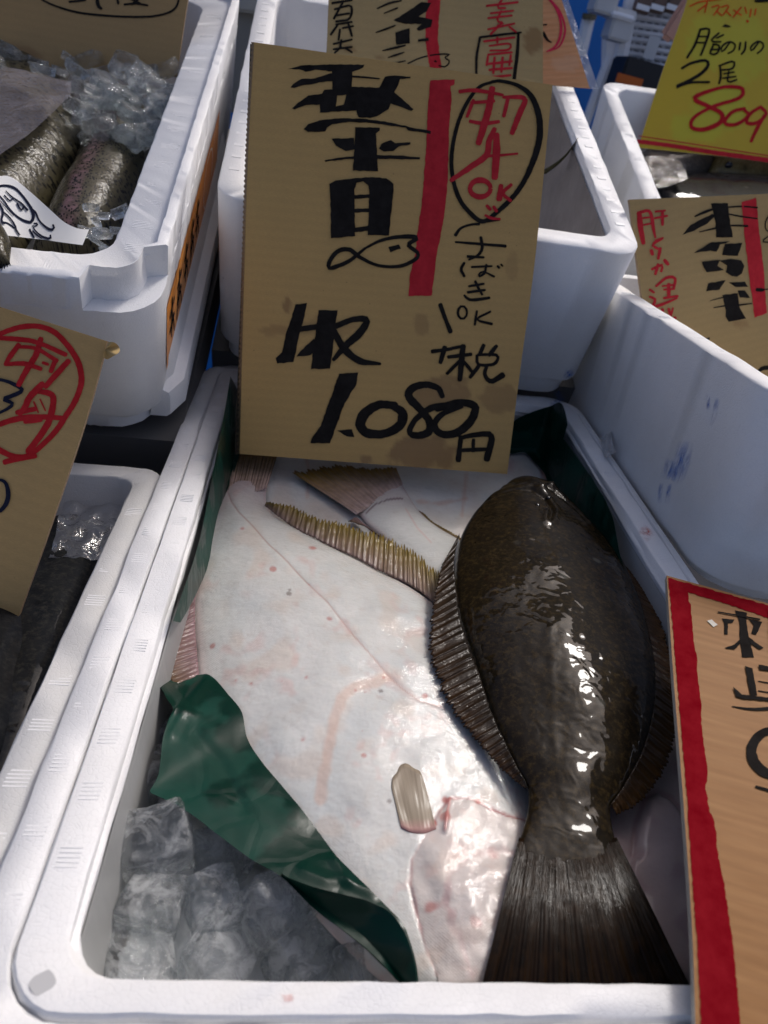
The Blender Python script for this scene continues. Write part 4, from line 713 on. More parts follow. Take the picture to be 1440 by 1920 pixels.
def w1_mods(G, u, t):
    dg, d2, dl = dpl(G, GILL), dpl(G, GIL2), dpl(G, LAT); h = np.where(inpoly(G, HEAD), .0026 * sm(dg, 0, 60) + .0010 * nz(G, .03, 12), 0) - .0003 * np.exp(-(dg / 5.) ** 2)
    h += np.where(inpoly(G, HEAD2), .0018 * sm(d2, 0, 50), 0) - .0002 * np.exp(-(d2 / 9.) ** 2) - .0003 * np.exp(-(dl / 3.) ** 2) + .0001 * np.exp(-((dl - 9) / 6.) ** 2)
    h += .0016 * np.exp(-(dpl(G, [(832, 1540), (826, 1570), (822, 1600)]) / 5.) ** 2); h += .0014 * nz(G, .013, 2) + .0005 * nz(G, .035, 22) * sm(u, -.2, .5); return h * np.clip((1 - np.abs(u)) * 12, 0, 1)
ZW = -.044
w1 = empty('flounder', tuple(atz((620, 1300), ZW)), 'large flounder lying pale belly side up in the middle of the front box', 'fish', 'flounders in the front box')
w1b = body('fish_body', w1, Plane(ZW), [(412, 905), (405, 929), (392, 975), (382, 1008), (374, 1050), (365, 1117), (364, 1175), (366, 1217), (370, 1265), (380, 1350), (405, 1450), (465, 1560), (560, 1680), (650, 1780), (740, 1860), (800, 1885)],
           [(500, 905), (499, 940), (513, 967), (547, 988), (588, 1010), (630, 1031), (672, 1050), (713, 1073), (755, 1092), (788, 1112), (813, 1131), (860, 1165), (920, 1230), (980, 1330), (1015, 1440), (1030, 1560), (1035, 1680), (1010, 1790), (960, 1860), (880, 1890)],
           [.006, .012, .018, .021, .020, .017, .0145, .011], SKIN, prof=1.95, pw=.80, n=400, mm=220, tint=w1_tint, mods=w1_mods, taper=(.5, .05, .2, .08), seed=3)
W1B = bvh(w1b)
fin('tail_fin', w1, [(410, 914), (440, 922), (470, 924), (500, 916)], [(426, 840), (450, 838), (490, 838), (524, 842)], ZW + .004, ZW + .004, FIN_T, rays=24, rh=.0008, serr=.05)
fin('dorsal_fin', w1, [(496, 948), (547, 986), (588, 1008), (630, 1029), (672, 1048), (713, 1071), (755, 1090), (788, 1110), (813, 1129), (850, 1160)], [(500, 941), (548, 948), (588, 964), (625, 976), (672, 986), (706, 996), (742, 1012), (778, 1034), (808, 1056), (840, 1085)], ZW + .003, ZW + .008, FIN_W, rays=58, rh=.0010, serr=.16)
fin('anal_fin', w1, [(384, 1010), (374, 1050), (367, 1117), (366, 1175), (369, 1217), (374, 1275)], [(374, 1052), (350, 1100), (322, 1160), (306, 1200), (300, 1240), (330, 1290)], ZW + .003, ZW + .006, FIN_P, rays=34, rh=.0010, serr=.1, curl=.001)
fin('pectoral_fin', w1, [(752, 1552), (770, 1560), (794, 1562), (818, 1554)], [(734, 1476), (738, 1454), (748, 1440), (760, 1434), (774, 1436), (786, 1446), (796, 1466)], 0, 0, PEC, rays=9, rh=.0001, serr=0., zf=lambda p, v: drape(p, W1B, ZW, .0005))
V = [drape((x + 1.6 * math.sin(y), y, ), W1B, ZW, .0016) for x, y in [(783, 1449), (786, 1455), (789, 1463), (791, 1468)]]; V2 = [drape((x + 4, y + 3), W1B, ZW, .0016) for x, y in [(783, 1449), (786, 1455), (789, 1463), (791, 1468)]]
# second flounder: tail over the third one
ZT = -.0465
w2 = empty('flounder', tuple(atz((760, 960), ZT)), 'pale flounder whose scarred olive tail points up under the price board', 'fish', 'flounders in the front box')
def w2_tint(G, u, t):
    c = np.tile(W0 * .97, (len(G), 1)); n2 = nz(G, .05, 19); c = mixc(c, .5 * (1 - sm(G[:, 1] + 14 * n2, 915, 985)), np.array((.45, .36, .36)))
    c = mixc(c, .9 * (1 - sm(dpl(G, Zb((975, 402), (1010, 375), (1070, 355), (1135, 346))) + n2, .8, 2.6)), np.array((.16, .10, .12)))
    c = mixc(c, .5 * (1 - sm(dpl(G, Zb((1150, 400), (1200, 490), (1260, 560))), .5, 3)), PK); return mixc(c, .4 * sm(np.abs(u), .82, 1), PK)
w2b = body('fish_body', w2, Plane(ZT), [(672, 963), (690, 985), (720, 1012), (760, 1060), (800, 1120), (860, 1200), (930, 1290)], [(752, 905), (765, 927), (780, 952), (801, 975), (830, 996), (870, 1020), (950, 1080), (1050, 1180)], [.006, .008, .010, .011, .011], SKIN, prof=2.4, pw=.6, n=140, mm=70, tint=w2_tint, taper=(.6, .04, .2, .1), seed=8)
fin('tail_fin', w2, [(668, 965), (690, 952), (720, 930), (755, 908)], [(548, 886), (590, 878), (640, 872), (682, 878), (742, 876)], ZT + .0045, ZT + .006, FIN_T, rays=26, rh=.0009, serr=.05)
fin('anal_fin', w2, [(668, 970), (690, 988), (720, 1014)], [(652, 978), (680, 985), (714, 1005)], ZT + .002, ZT + .003, FIN_P, rays=14, serr=.2)
fin('dorsal_fin', w2, [(785, 958), (801, 976), (830, 997), (870, 1022)], [(794, 962), (815, 980), (851, 1000), (885, 1020)], ZT + .002, ZT + .003, FIN_W, rays=20, serr=.15)
# third flounder: lowest, across the back
ZU = -.060
w3 = empty('flounder', tuple(atz((750, 900), ZU)), 'pale flounder lying lowest at the back, small mouth at right', 'fish', 'flounders in the front box')
def w3_tint(G, u, t):
    c = np.tile(W0, (len(G), 1)); n2 = nz(G, .05, 29); c = mixc(c, .35 * sm(nz(G, .02, 4), 0, .5), TN)
    for ln in ([(572, 870), (576, 905), (574, 955)], [(872, 885), (868, 930), (862, 985)], [(780, 962), (820, 965), (870, 955)]): c = mixc(c, .5 * (1 - sm(dpl(G, ln) + 3 * n2, .6, 5)), np.array((.60, .36, .27)))
    d = np.hypot(G[:, 0] - 1018, G[:, 1] - 900); c = mixc(c, .8 * (1 - sm(d + 3 * n2, 3, 16)), np.array((.48, .2, .18)))
    d = np.hypot(G[:, 0] - 945, G[:, 1] - 893); return mixc(c, .45 * (1 - sm(d, 6, 22)), np.array((.5, .22, .22)))
w3b = body('fish_body', w3, Plane(ZU), [(470, 900), (520, 800), (620, 730), (760, 715), (880, 745), (960, 800), (1000, 845), (1016, 876), (1026, 896)], [(480, 950), (540, 1030), (640, 1080), (760, 1080), (880, 1030), (950, 960), (985, 930), (1008, 918), (1025, 909)], .013, SKIN, prof=2.6, pw=.5, n=150, mm=80, tint=w3_tint, taper=(.3, .1, .5, .06), seed=12)
# fourth flounder: pale head at the right
ZV = -.058
w4 = empty('flounder', tuple(atz((1200, 1600), ZV)), 'pinkish flounder head right of the dark tail beside the red bordered sign', 'fish', 'flounders in the front box')
g4 = [(1168, 1640), (1172, 1590), (1190, 1535), (1213, 1518), (1240, 1530), (1275, 1570), (1300, 1620)]
def w4_tint(G, u, t):
    c = np.tile(np.array((.56, .44, .41)), (len(G), 1)); n2 = nz(G, .04, 3); c = mixc(c, .5 * (1 - sm(dpl(G, g4) + 3 * n2, 1, 9)), np.array((.35, .17, .17))); c = mixc(c, .5 * sm(nz(G, .02, 7), .05, .4), np.array((.42, .28, .29))); return c
def w4_mods(G, u, t): d = dpl(G, g4); return (np.where(inpoly(G, g4 + [(1320, 1900), (1150, 1900)]), .0035 * sm(d, 0, 22), 0) - .0012 * np.exp(-(d / 5) ** 2) + .0018 * nz(G, .02, 9)) * np.clip((1 - np.abs(u)) * 8, 0, 1)
body('fish_body', w4, Plane(ZV), [(1040, 1390), (1020, 1500), (1030, 1620), (1070, 1740), (1120, 1850), (1200, 1900)], [(1240, 1330), (1300, 1420), (1330, 1540), (1345, 1660), (1345, 1780), (1320, 1880)], [.014, .018, .018, .015], SKIN, prof=2.4, pw=.55, n=120, mm=80, tint=w4_tint, mods=w4_mods, taper=(.3, .1, .3, .1), seed=20)
# dark flounder, eyed side up, on top
ZD = -.0235
dk = empty('flounder', tuple(atz((1040, 1250), ZD)), 'dark brown flounder lying eyed side up on top of the pale ones', 'fish', 'flounders in the front box')
dl_ = [(1000, 1120), (1015, 1200), (1022, 1300), (1030, 1400), (1045, 1500)]
gd = Zd((322, 262), (400, 250), (480, 250), (570, 265), (640, 305), (680, 370), (660, 440)); gd2 = Zd((470, 160), (560, 190), (700, 250), (820, 320), (880, 390))
def d_mods(G, u, t):
    d1, d2, d3 = dpl(G, gd), dpl(G, gd2), dpl(G, dl_); h = -.0024 * np.exp(-(d1 / 4.5) ** 2) + .0016 * np.exp(-((d1 - 9) / 6) ** 2) - .0018 * np.exp(-(d2 / 4.5) ** 2) + .0016 * np.exp(-((d2 - 10) / 7) ** 2)
    h += .0002 * np.exp(-(d3 / 8) ** 2); h += .0010 * nz(G, .014, 6) + .00025 * nz(G, .055, 16)
    for x, y in ((1028, 934), (1008, 948)): d = np.hypot(G[:, 0] - x, (G[:, 1] - y) * 1.3); h += .0034 * np.exp(-(d / 9.) ** 2)
    return h * np.clip((1 - np.abs(u)) * 9, 0, 1) * np.clip((1 - t) * 6, 0, 1)
db = body('fish_body', dk, Plane(ZD), [(968, 903), (953, 908), (924, 931), (896, 955), (872, 990), (858, 1030), (853, 1084), (859, 1149), (874, 1203), (892, 1250), (906, 1293), (921, 1340), (939, 1380), (964, 1432), (990, 1480), (988, 1528), (977, 1567), (962, 1612), (953, 1652)],
          [(1000, 902), (1024, 910), (1047, 920), (1069, 943), (1091, 968), (1119, 997), (1145, 1022), (1165, 1050), (1184, 1090), (1204, 1140), (1220, 1200), (1230, 1270), (1225, 1340), (1205, 1410), (1170, 1475), (1145, 1512), (1147, 1547), (1156, 1582), (1170, 1615), (1190, 1655)],
          [.010, .018, .022, .023, .022, .020, .015, .0105, .007, .0038, .0004], DARK, prof=2.1, pw=.62, ridge=.10, n=280, mm=120, mods=d_mods, taper=(.35, .10, .1, .05), seed=5)
fin('anal_fin', dk, [(862, 1000), (852, 1050), (855, 1100), (861, 1150), (876, 1203), (894, 1250), (908, 1293), (923, 1340), (941, 1380), (964, 1428), (990, 1476)], [(845, 1030), (826, 1066), (812, 1130), (804, 1185), (805, 1228), (814, 1264), (834, 1311), (860, 1350), (895, 1392), (942, 1444), (986, 1478)], ZD + .002, ZD - .0005, FIN_D, rays=66, rh=.00042, serr=.13)
fin('dorsal_fin', dk, [(1160, 1050), (1183, 1090), (1202, 1140), (1218, 1200), (1228, 1270), (1223, 1340), (1204, 1408), (1170, 1472), (1146, 1508)], [(1178, 1066), (1206, 1104), (1238, 1160), (1258, 1230), (1266, 1300), (1268, 1370), (1246, 1445), (1200, 1505), (1156, 1528)], ZD + .002, ZD - .002, FIN_DR, rays=66, rh=.00042, serr=.13)
fin('tail_fin', dk, [(973, 1570), (1000, 1578), (1030, 1582), (1075, 1582), (1115, 1578), (1156, 1570)], [(893, 1888), (960, 1900), (1040, 1906), (1120, 1906), (1220, 1900), (1312, 1884)], 0, 0, FIN_DT, rays=40, rh=.00028, serr=.02, mm=40, zf=lambda p, v: atz(p, ZD + .0012 + .0042 * math.sin(min(1, v * 1.6) * math.pi * .5) - .0125 * v * v))
for x, y in ((1028, 933), (1008, 947)):
    DB_ = bvh(db); c = drape((x, y), DB_, ZD, .0); V, Fc = [], []
    for i in range(7):
        for j in range(12): th = math.pi / 2 * i / 6; V.append(c + .0022 * np.array((math.sin(th) * math.cos(j * math.pi / 6), math.sin(th) * math.sin(j * math.pi / 6), .6 * math.cos(th))))
    Fc = [(i * 12 + j, i * 12 + (j + 1) % 12, (i + 1) * 12 + (j + 1) % 12, (i + 1) * 12 + j) for i in range(6) for j in range(12)]
    obj('eye', V, Fc, plain('fish_eye', (.008, .008, .008), .08), dk)
# ------------------------------------------------------------------ green paper
def sheet(name, root, A, B_, zfun, m, n=70, mm=36, thick=.0004, crum=.003, seed=0):
    G = loftpts(A, B_, n, mm); V = np.zeros((n, mm, 3))
    for i in range(n):
        for j in range(mm):
            v = j / (mm - 1); p = G[i, j]; q = zfun(p, v, i / (n - 1)); c = Vector((p[0] * .011, p[1] * .011, seed))
            V[i, j] = q + np.array((0, 0, crum * (1 - 2 * abs(noise.noise(c))) * .5 * min(1, 6 * v * (1 - v) + .35) + crum * .5 * noise.noise(c * 2.7)))
    V = V.reshape(-1, 3); f = gridfaces(n, mm)
    nn = np.cross(V[mm] - V[0], V[1] - V[0]); f = f[:, ::-1] if nn[2] > 0 else f
    return obj(name, V, f, m, root, uv=[(i / n, j / mm) for i in range(n) for j in range(mm)])
def near(p, *c): return min(c, key=lambda q: np.linalg.norm(q - CAM))
gp = empty('green_paper', tuple(atz((500, 1550), -.06)), 'crumpled dark green waxed paper lining under the flounders, folded out over the ice', 'paper sheet')
upA = Zc((68, 168), (135, 186), (180, 165), (254, 152), (262, 150), (268, 155), (300, 180), (350, 240), (415, 322), (440, 440), (500, 540), (600, 660), (700, 780), (780, 890), (850, 980), (950, 1080), (1040, 1170), (1135, 1270), (1172, 1350), (1200, 1450), (1214, 1560))
loB = Zc((30, 195), (62, 230), (75, 260), (108, 310), (90, 350), (60, 450), (42, 600), (4, 676), (0, 685), (8, 690), (60, 712), (110, 735), (200, 792), (300, 870), (420, 960), (500, 1012), (590, 1062), (690, 1160), (780, 1240), (880, 1312), (980, 1390), (1080, 1490), (1150, 1560))
Z0F = [drape(p, W1B, ZW + .002, .002)[2] for p in catmull(upA, 110)]
def zflap(p, v, t):
    z = (Z0F[int(round(t * 109))] + .0012) * (1 - v) - .0245 * v
    for q_, a_ in ((Zc((262, 150), (170, 290), (100, 420)), .0014), (Zc((62, 190), (128, 300), (190, 330)), .0016), (Zc((840, 985), (900, 1090), (1010, 1130)), .0012), (Zc((700, 1040), (800, 1080), (900, 1075)), .0010), (Zc((215, 430), (330, 560), (420, 760)), -.0009)): z += a_ * max(0, 1 - dpl(np.array([p]), q_)[0] / 18)
    q = atz(p, z); d = drape(p, W1B, -.2, .0008); return near(p, q, d) if d[2] > -.1 else q
sheet('front_flap', gp, upA, loB, zflap, GREEN, 110, 44, crum=.0005, seed=3.3)
sheet('turned_edge', gp, Zc((610, 1066), (720, 1105), (850, 1140), (980, 1175), (1080, 1225), (1150, 1320), (1190, 1440), (1206, 1550)), Zc((590, 1050), (680, 1150), (770, 1235), (870, 1308), (970, 1390), (1070, 1488), (1120, 1540), (1150, 1556)), lambda p, v, t: atz(p, -.0150 - .013 * v), GREEN, 60, 16, crum=.001, seed=8)
sheet('left_edge', gp, [(432, 706), (418, 790), (404, 862), (391, 930), (377, 1000), (360, 1060), (341, 1115), (324, 1165)], [(465, 770), (450, 850), (428, 915), (410, 960), (399, 1010), (390, 1060), (368, 1115), (338, 1168)], lambda p, v, t: near(p, on(p, (-.0640, 0, -.01), (1, 0, .09)), atz(p, -.040)), GREEN, 70, 24, crum=.0016, seed=5)
sheet('right_corner', gp, [(950, 800), (972, 784), (998, 773), (1030, 762), (1053, 755), (1064, 798), (1050, 812), (1062, 832), (1083, 857), (1107, 893), (1133, 933), (1150, 977), (1160, 1030), (1172, 1075)], [(945, 850), (965, 850), (985, 850), (1003, 867), (1020, 885), (1028, 905), (1040, 915), (1060, 935), (1075, 945), (1095, 975), (1120, 1010), (1140, 1045), (1156, 1085)], lambda p, v, t: near(p, on(p, (.2560, 0, -.01), (-1, 0, .09)), on(p, (0, .716, -.01), (0, -1, .09)), atz(p, -.044)), GREEN, 70, 26, crum=.0022, seed=9)
# ------------------------------------------------------------------ ice
def ice_cube(seed):
    import bmesh
    rs = random.Random(seed); b = bmesh.new(); bmesh.ops.create_cube(b, size=1.); bmesh.ops.bevel(b, geom=b.edges[:] + b.verts[:], offset=.13, segments=2, affect='EDGES', profile=.6); bmesh.ops.subdivide_edges(b, edges=b.edges[:], cuts=1, use_grid_fill=True)
    for v in b.verts:
        n_ = noise.noise_vector(v.co * 1.4 + Vector((seed * 9., 0, 0))) * .13 + noise.noise_vector(v.co * 3.4 + Vector((seed * 5., 1, 0))) * .05; v.co += n_
        if seed % 2: v.co *= 1 + .10 * (v.co.z) - .1 * (v.co.x ** 2 + v.co.y ** 2)
    me = bpy.data.meshes.new('ice_cube'); b.to_mesh(me); b.free(); me.materials.append(ICE); me.polygons.foreach_set('use_smooth', [True] * len(me.polygons)); return me
IM = [ice_cube(k) for k in range(6)]
def put_ice(p, z, s, label, k, rotv=None):
    o = bpy.data.objects.new('ice_cube', IM[k % 6]); COL.objects.link(o); o.location = atz(p, z); o.scale = (s * random.uniform(.9, 1.1), s * random.uniform(.85, 1.05), s * random.uniform(.8, 1.)); o.rotation_euler = rotv or (random.uniform(-.5, .5), random.uniform(-.5, .5), random.uniform(0, 3)); return tag(o, label, 'ice cube', 'ice cubes in the front box')
put_ice((292, 1572), -.041, .031, 'biggest clear ice cube, topmost against the left wall below the green paper', 0, (.3, -.15, .25))
put_ice((285, 1700), -.053, .027, 'frosted square ice cube directly below the biggest one', 2, (.15, .1, -.12))
put_ice((402, 1695), -.052, .026, 'round topped cloudy ice cube in the middle of the front corner', 1, (.3, .1, .4))
put_ice((412, 1610), -.058, .027, 'dark clear ice cube half under the green paper edge, behind the round topped one', 3, (.2, .1, .3))
put_ice((520, 1700), -.049, .032, 'tilted long clear ice cube leaning on the green paper', 4, (.2, .45, .7))
put_ice((255, 1800), -.064, .031, 'flat pale ice cube in the very corner of the front box', 5, (.1, .1, .3))
put_ice((410, 1795), -.062, .028, 'pale ice cube at the middle of the near wall of the front box', 1, (.3, .1, 1.1))
put_ice((565, 1800), -.060, .029, 'ice cube against the near wall below the tilted long one', 2, (.1, .3, .8))
put_ice((680, 1810), -.058, .029, 'grey ice cube at the near wall, furthest right beside the green paper tip', 3, (.5, .1, .5))
put_ice((282, 1460), -.056, .028, 'ice cube wedged between left wall and the green paper point', 1)
put_ice((300, 1375), -.058, .026, 'small ice cube deep beside the top of the green flap', 0)
def bed():
    V = []; 
    for i in range(60):
        for j in range(60):
            x, y = -.062 + .24 * i / 59, .156 + .22 * j / 59; V.append((x, y, -.067 + .010 * noise.noise(Vector((x * 30, y * 30, 1))) + .004 * noise.noise(Vector((x * 110, y * 110, 2)))))
    a = N('packed_ice'); n = a.noise(60, 6, .7); c = a.ramp(n, [(.3, (.62, .64, .64)), (.7, (.84, .86, .87))])
    o = obj('packed_ice', V, gridfaces(60, 60, flip=True), a.done(c, .2, a.bump(n, .5, .004), Coat_Weight=.6, Coat_Roughness=.05), None); tag(o, 'melting packed ice under the loose cubes in the front box', 'ice', kind='stuff')
bed()
for i in range(9):
    x = random.uniform(-.055, .10); y = random.uniform(.165, .32)
    if x > .13 - (y - .15) * .9: continue
    o = bpy.data.objects.new('ice_cube', IM[i % 6]); COL.objects.link(o); o.location = (x, y, random.uniform(-.076, -.066)); o.scale = (.034,) * 3; o.rotation_euler = [random.uniform(0, 3) for _ in range(3)]
    tag(o, 'ice cube buried in the lower layer under the other cubes in the front box', 'ice cube', 'ice cubes in the front box')
# ------------------------------------------------------------------ trout box contents
PT = lambda d: Plane(pn=TTOP(d)); Zt = Z(0, 60, 4.235); nT = nrm(TR)
def t_tint(stripe, wd):
    def f(G, u, t):
        c = np.tile(np.array((.055, .048, .025)), (len(G), 1)); d = dpl(G, stripe); n2 = nz(G, .05, 3)
        c = mixc(c, .75 * (1 - sm(d + 5 * n2, wd * .3, wd)), np.array((.20, .11, .13))); return mixc(c, .5 * sm(-u, .55, 1.), np.array((.12, .11, .11)))
    return f
t1 = empty('trout', tuple(PT(.06).at((60, 320))), 'thick speckled trout half under cloudy film, left in the trout box', 'fish', 'trout in the left box')
t1b = body('fish_body', t1, PT(.062), [(-60, 70), (-120, 130), (-190, 230), (-240, 360), (-250, 480)], [(128, 150), (150, 205), (160, 250), (150, 297), (132, 330), (106, 372), (82, 410), (40, 480)], [.030, .040, .046, .046, .044], TROUT, prof=2.2, pw=.6, n=110, mm=60, tint=t_tint([(-70, 100), (-160, 240), (-200, 400)], 40), taper=(.55, .12, .6, .2), under=.2, seed=4)
T1B = bvh(t1b)
t2 = empty('trout', tuple(PT(.06).at((185, 360))), 'speckled trout with a pink side stripe along the box wall', 'fish', 'trout in the left box')
t2b = body('fish_body', t2, PT(.066), [(225, 225), (190, 250), (156, 275), (136, 330), (112, 370), (92, 410), (60, 480)], [(290, 225), (300, 250), (285, 300), (270, 345), (252, 390), (230, 440), (200, 500)], [.026, .034, .036, .034], TROUT, prof=2.1, pw=.6, n=110, mm=60, tint=t_tint([(240, 245), (208, 284), (186, 340), (160, 400), (140, 470)], 22), taper=(.5, .14, .6, .2), under=.2, seed=6)
t3 = empty('trout', tuple(PT(.01).at((-6, 470))), 'spotted trout tail hanging over the near rim at the left edge', 'fish', 'trout in the left box')
body('fish_body', t3, PT(-.002), [(-90, 380), (-60, 425), (-30, 470), (-26, 500)], [(-30, 380), (4, 425), (20, 455), (18, 492)], [.016, .012, .006], TROUT, n=40, mm=30, tint=t_tint([(-60, 400), (-20, 470)], 8), under=.3, seed=9)
fin('tail_fin', t3, [(-26, 480), (-5, 486), (16, 478)], [(-40, 506), (-2, 508), (20, 498)], 0, 0, BLACKF, rays=10, serr=.35, zf=lambda p, v: Tl(0, 0, 0) * 0 + on(p, *TTOP(-.004 + .004 * v)), pl=nT)
def film(name, label, cat, A, B_, BV, pl, m, lift, n=40, mm=30, crum=.003, seed=0):
    V = []; G = loftpts(A, B_, n, mm)
    for i in range(n):
        for j in range(mm):
            p = G[i, j]; r = Vector(ray(p)).normalized(); h = BV.ray_cast(Vector(CAM), r); q = pl.at(p)
            if h[0] is not None and (h[0] - Vector(CAM)).length < np.linalg.norm(q - CAM): q = np.array(h[0])
            V.append(q - np.array(r) * (lift + crum * abs(noise.noise(Vector((p[0] * .03, p[1] * .03, seed))))))
    V = np.array(V); rt = empty(name, tuple(V[V[:, 2].argmin()]), label, cat); obj('film', V, gridfaces(n, mm), m, rt); return rt
film('plastic_film', 'cloudy plastic film lying over the thick trout', 'plastic film', [(-120, 120), (-40, 124), (28, 128), (75, 140), (105, 147), (134, 153)], [(-160, 420), (-60, 335), (0, 290), (40, 262), (70, 238), (133, 178)], T1B, PT(.012), FILM, .003, seed=2)
V, Fc = [], []
def shards(pts, s0, s1, pl, seed, per=1):
    rs = random.Random(seed); V, Fc = [], []
    for p in pts:
        me = IM[rs.randrange(6)]; n_ = len(me.vertices); co = np.zeros(n_ * 3); me.vertices.foreach_get('co', co); co = co.reshape(-1, 3)
        c = pl.at(p) + nT * rs.uniform(-.010, .006); s_ = rs.uniform(s0, s1) * 1.7
        R_ = np.array(Matrix.Rotation(rs.uniform(-.6, .6), 3, (1, 0, 0)) @ Matrix.Rotation(rs.uniform(-.6, .6), 3, (0, 1, 0)) @ Matrix.Rotation(rs.uniform(0, 6), 3, (0, 0, 1)))
        o = len(V); V += list(c + (co * s_ * np.array((rs.uniform(.8, 1.5), rs.uniform(.6, 1), rs.uniform(.35, .6)))) @ R_.T); Fc += [tuple(o + i for i in f.vertices) for f in me.polygons]
    return V, Fc
rs = random.Random(11); pts = []
while len(pts) < 95:
    p = (rs.uniform(-40, 345), rs.uniform(108, 262))
    if p[1] < 128 and p[0] > 300: continue
    if 160 < p[0] or p[1] < 150 or p[0] > 140 + .2 * (p[1] - 150): pts.append(p)
V, Fc = shards(pts, .009, .016, PT(.030), 3)
o_ = obj('crushed_ice', V, Fc, ICE2, None); tag(o_, 'heap of clear crushed ice behind the trout', 'ice', kind='stuff')
pts = [(rs.uniform(150, 300), rs.uniform(380, 470)) for _ in range(26)] + [(rs.uniform(-60, 80), rs.uniform(120, 135)) for _ in range(14)]
V, Fc = shards(pts, .004, .008, PT(.030), 5); o_ = obj('crushed_ice', V, Fc, ICE2, None); tag(o_, 'few small ice chips at the near wall of the trout box', 'ice', kind='stuff')
# paper tag
Zg = Z(0, 330, 7.2)
tg_ = empty('paper_tag', tuple(PT(.02).at((60, 430))), 'white paper tag with black pen writing, stuck in front of the trout', 'paper tag')
def tagz(p): k = np.clip((455 - p[1]) / 125, 0, 1); return on(p, *TTOP(.009 - .013 * k * k + .004 * math.sin(p[0] * .03)))
A_ = Zg((-500, -60), (-200, -40), (0, 0), (110, 0), (250, 80), (450, 250), (650, 430), (850, 610), (1000, 690), (1090, 716), (1202, 722)); B_ = Zg((-700, 700), (-400, 740), (-100, 780), (60, 800), (200, 815), (400, 840), (600, 862), (760, 885), (900, 905), (1000, 918), (1115, 932))
G = loftpts(A_, B_, 50, 16).reshape(-1, 2); V = np.array([tagz(p) for p in G]); f = gridfaces(50, 16, flip=True); obj('sheet', V, f, PAPER, tg_)
class Loose(Sign):
    def __init__(s, root, fn, n): s.root, s.fn, s.n, s.k = root, fn, np.array(n), 0
    def at(s, p, lift=0.): q = s.fn(p); d = CAM - q; return q + d / np.linalg.norm(d) * lift * 1.6
LT = Loose(tg_, tagz, nT); K_ = pz(Zg, 7.2)
for st in ([([(-60, 160), (0, 135), (90, 130), (200, 165), (290, 250), (380, 370), (440, 480), (450, 560), (420, 620), (380, 620), (300, 590), (200, 520), (120, 430), (60, 340), (0, 270)], [30, 34, 36, 34, 30, 32, 38, 44, 42, 34, 28, 24, 22, 20, 18])],
           [([(440, 460), (480, 490), (530, 600), (620, 690), (690, 725), (730, 705), (715, 660)], [34, 26, 22, 26, 34, 34, 28])], [([(460, 640), (520, 640), (470, 680), (440, 670), (480, 740), (560, 810), (650, 845), (690, 830), (680, 800)], [20, 22, 18, 18, 20, 24, 34, 34, 26])],
           [([(400, 720), (430, 780), (460, 830)], 26), ([(440, 740), (500, 800), (560, 840)], 20)], [([(80, 200), (160, 280), (290, 370), (370, 460)], [12, 22, 26, 30]), ([(60, 260), (130, 330), (180, 300)], 20), ([(230, 370), (290, 460), (320, 410)], 26)],
           [([(0, 330), (90, 430), (185, 530)], 14), ([(-30, 350), (40, 470), (20, 600), (60, 640)], 30), ([(40, 480), (130, 560), (200, 660), (215, 720), (265, 795)], [22, 20, 24, 26, 20]), ([(20, 620), (110, 640), (190, 700)], [24, 22, 20])]):
    a, b = K_((), st); LT.ch(NAVY, a, b)
# ------------------------------------------------------------------ dark fish in the low left box
l1 = empty('dark_fish', tuple(atz((20, 1350), -.06)), 'black shiny fish nearest the camera in the low left box', 'fish', 'dark fish in the low left box')
body('fish_body', l1, Plane(-.062), [(-40, 1020), (-120, 1100), (-200, 1260), (-230, 1450), (-200, 1700)], [(40, 1062), (72, 1120), (92, 1190), (97, 1270), (90, 1350), (66, 1450), (26, 1560), (-20, 1680)], [.02, .034, .036, .03], BLACKF, n=130, mm=70, taper=(.3, .15, .4, .1), seed=3, under=.4)
l2 = empty('dark_fish', tuple(atz((150, 1150), -.07)), 'grey black fish behind, against the right wall of the low left box', 'fish', 'dark fish in the low left box')
def l2t(G, u, t): return None
GREYF = dark_skin('grey_fish_skin', (.005, .006, .008), (.014, .015, .016), (.03, .029, .025), 60, .6, .4)
body('fish_body', l2, Plane(-.070), [(120, 950), (60, 1010), (20, 1100), (-20, 1250), (-60, 1450), (-90, 1650)], [(215, 955), (236, 1000), (226, 1060), (212, 1130), (188, 1230), (150, 1340), (100, 1470), (30, 1620)], [.022, .034, .034, .03], GREYF, n=130, mm=70, taper=(.4, .12, .4, .1), seed=7, under=.4, rough=.0012)
V = []
for i in range(20):
    for j in range(16): p = (120 + 110 * j / 15 - i * 1.5, 938 + 110 * i / 19); V.append(atz(p, -.034 - .006 * i / 19) + np.array((0, 0, .006 * noise.noise(Vector((i * .22, j * .3, 4.))))))
wf = empty('plastic_film', tuple(V[0]), 'clear wet plastic film over the fish head in the low left box', 'plastic film'); obj('film', V, gridfaces(20, 16), CLEAR, wf)
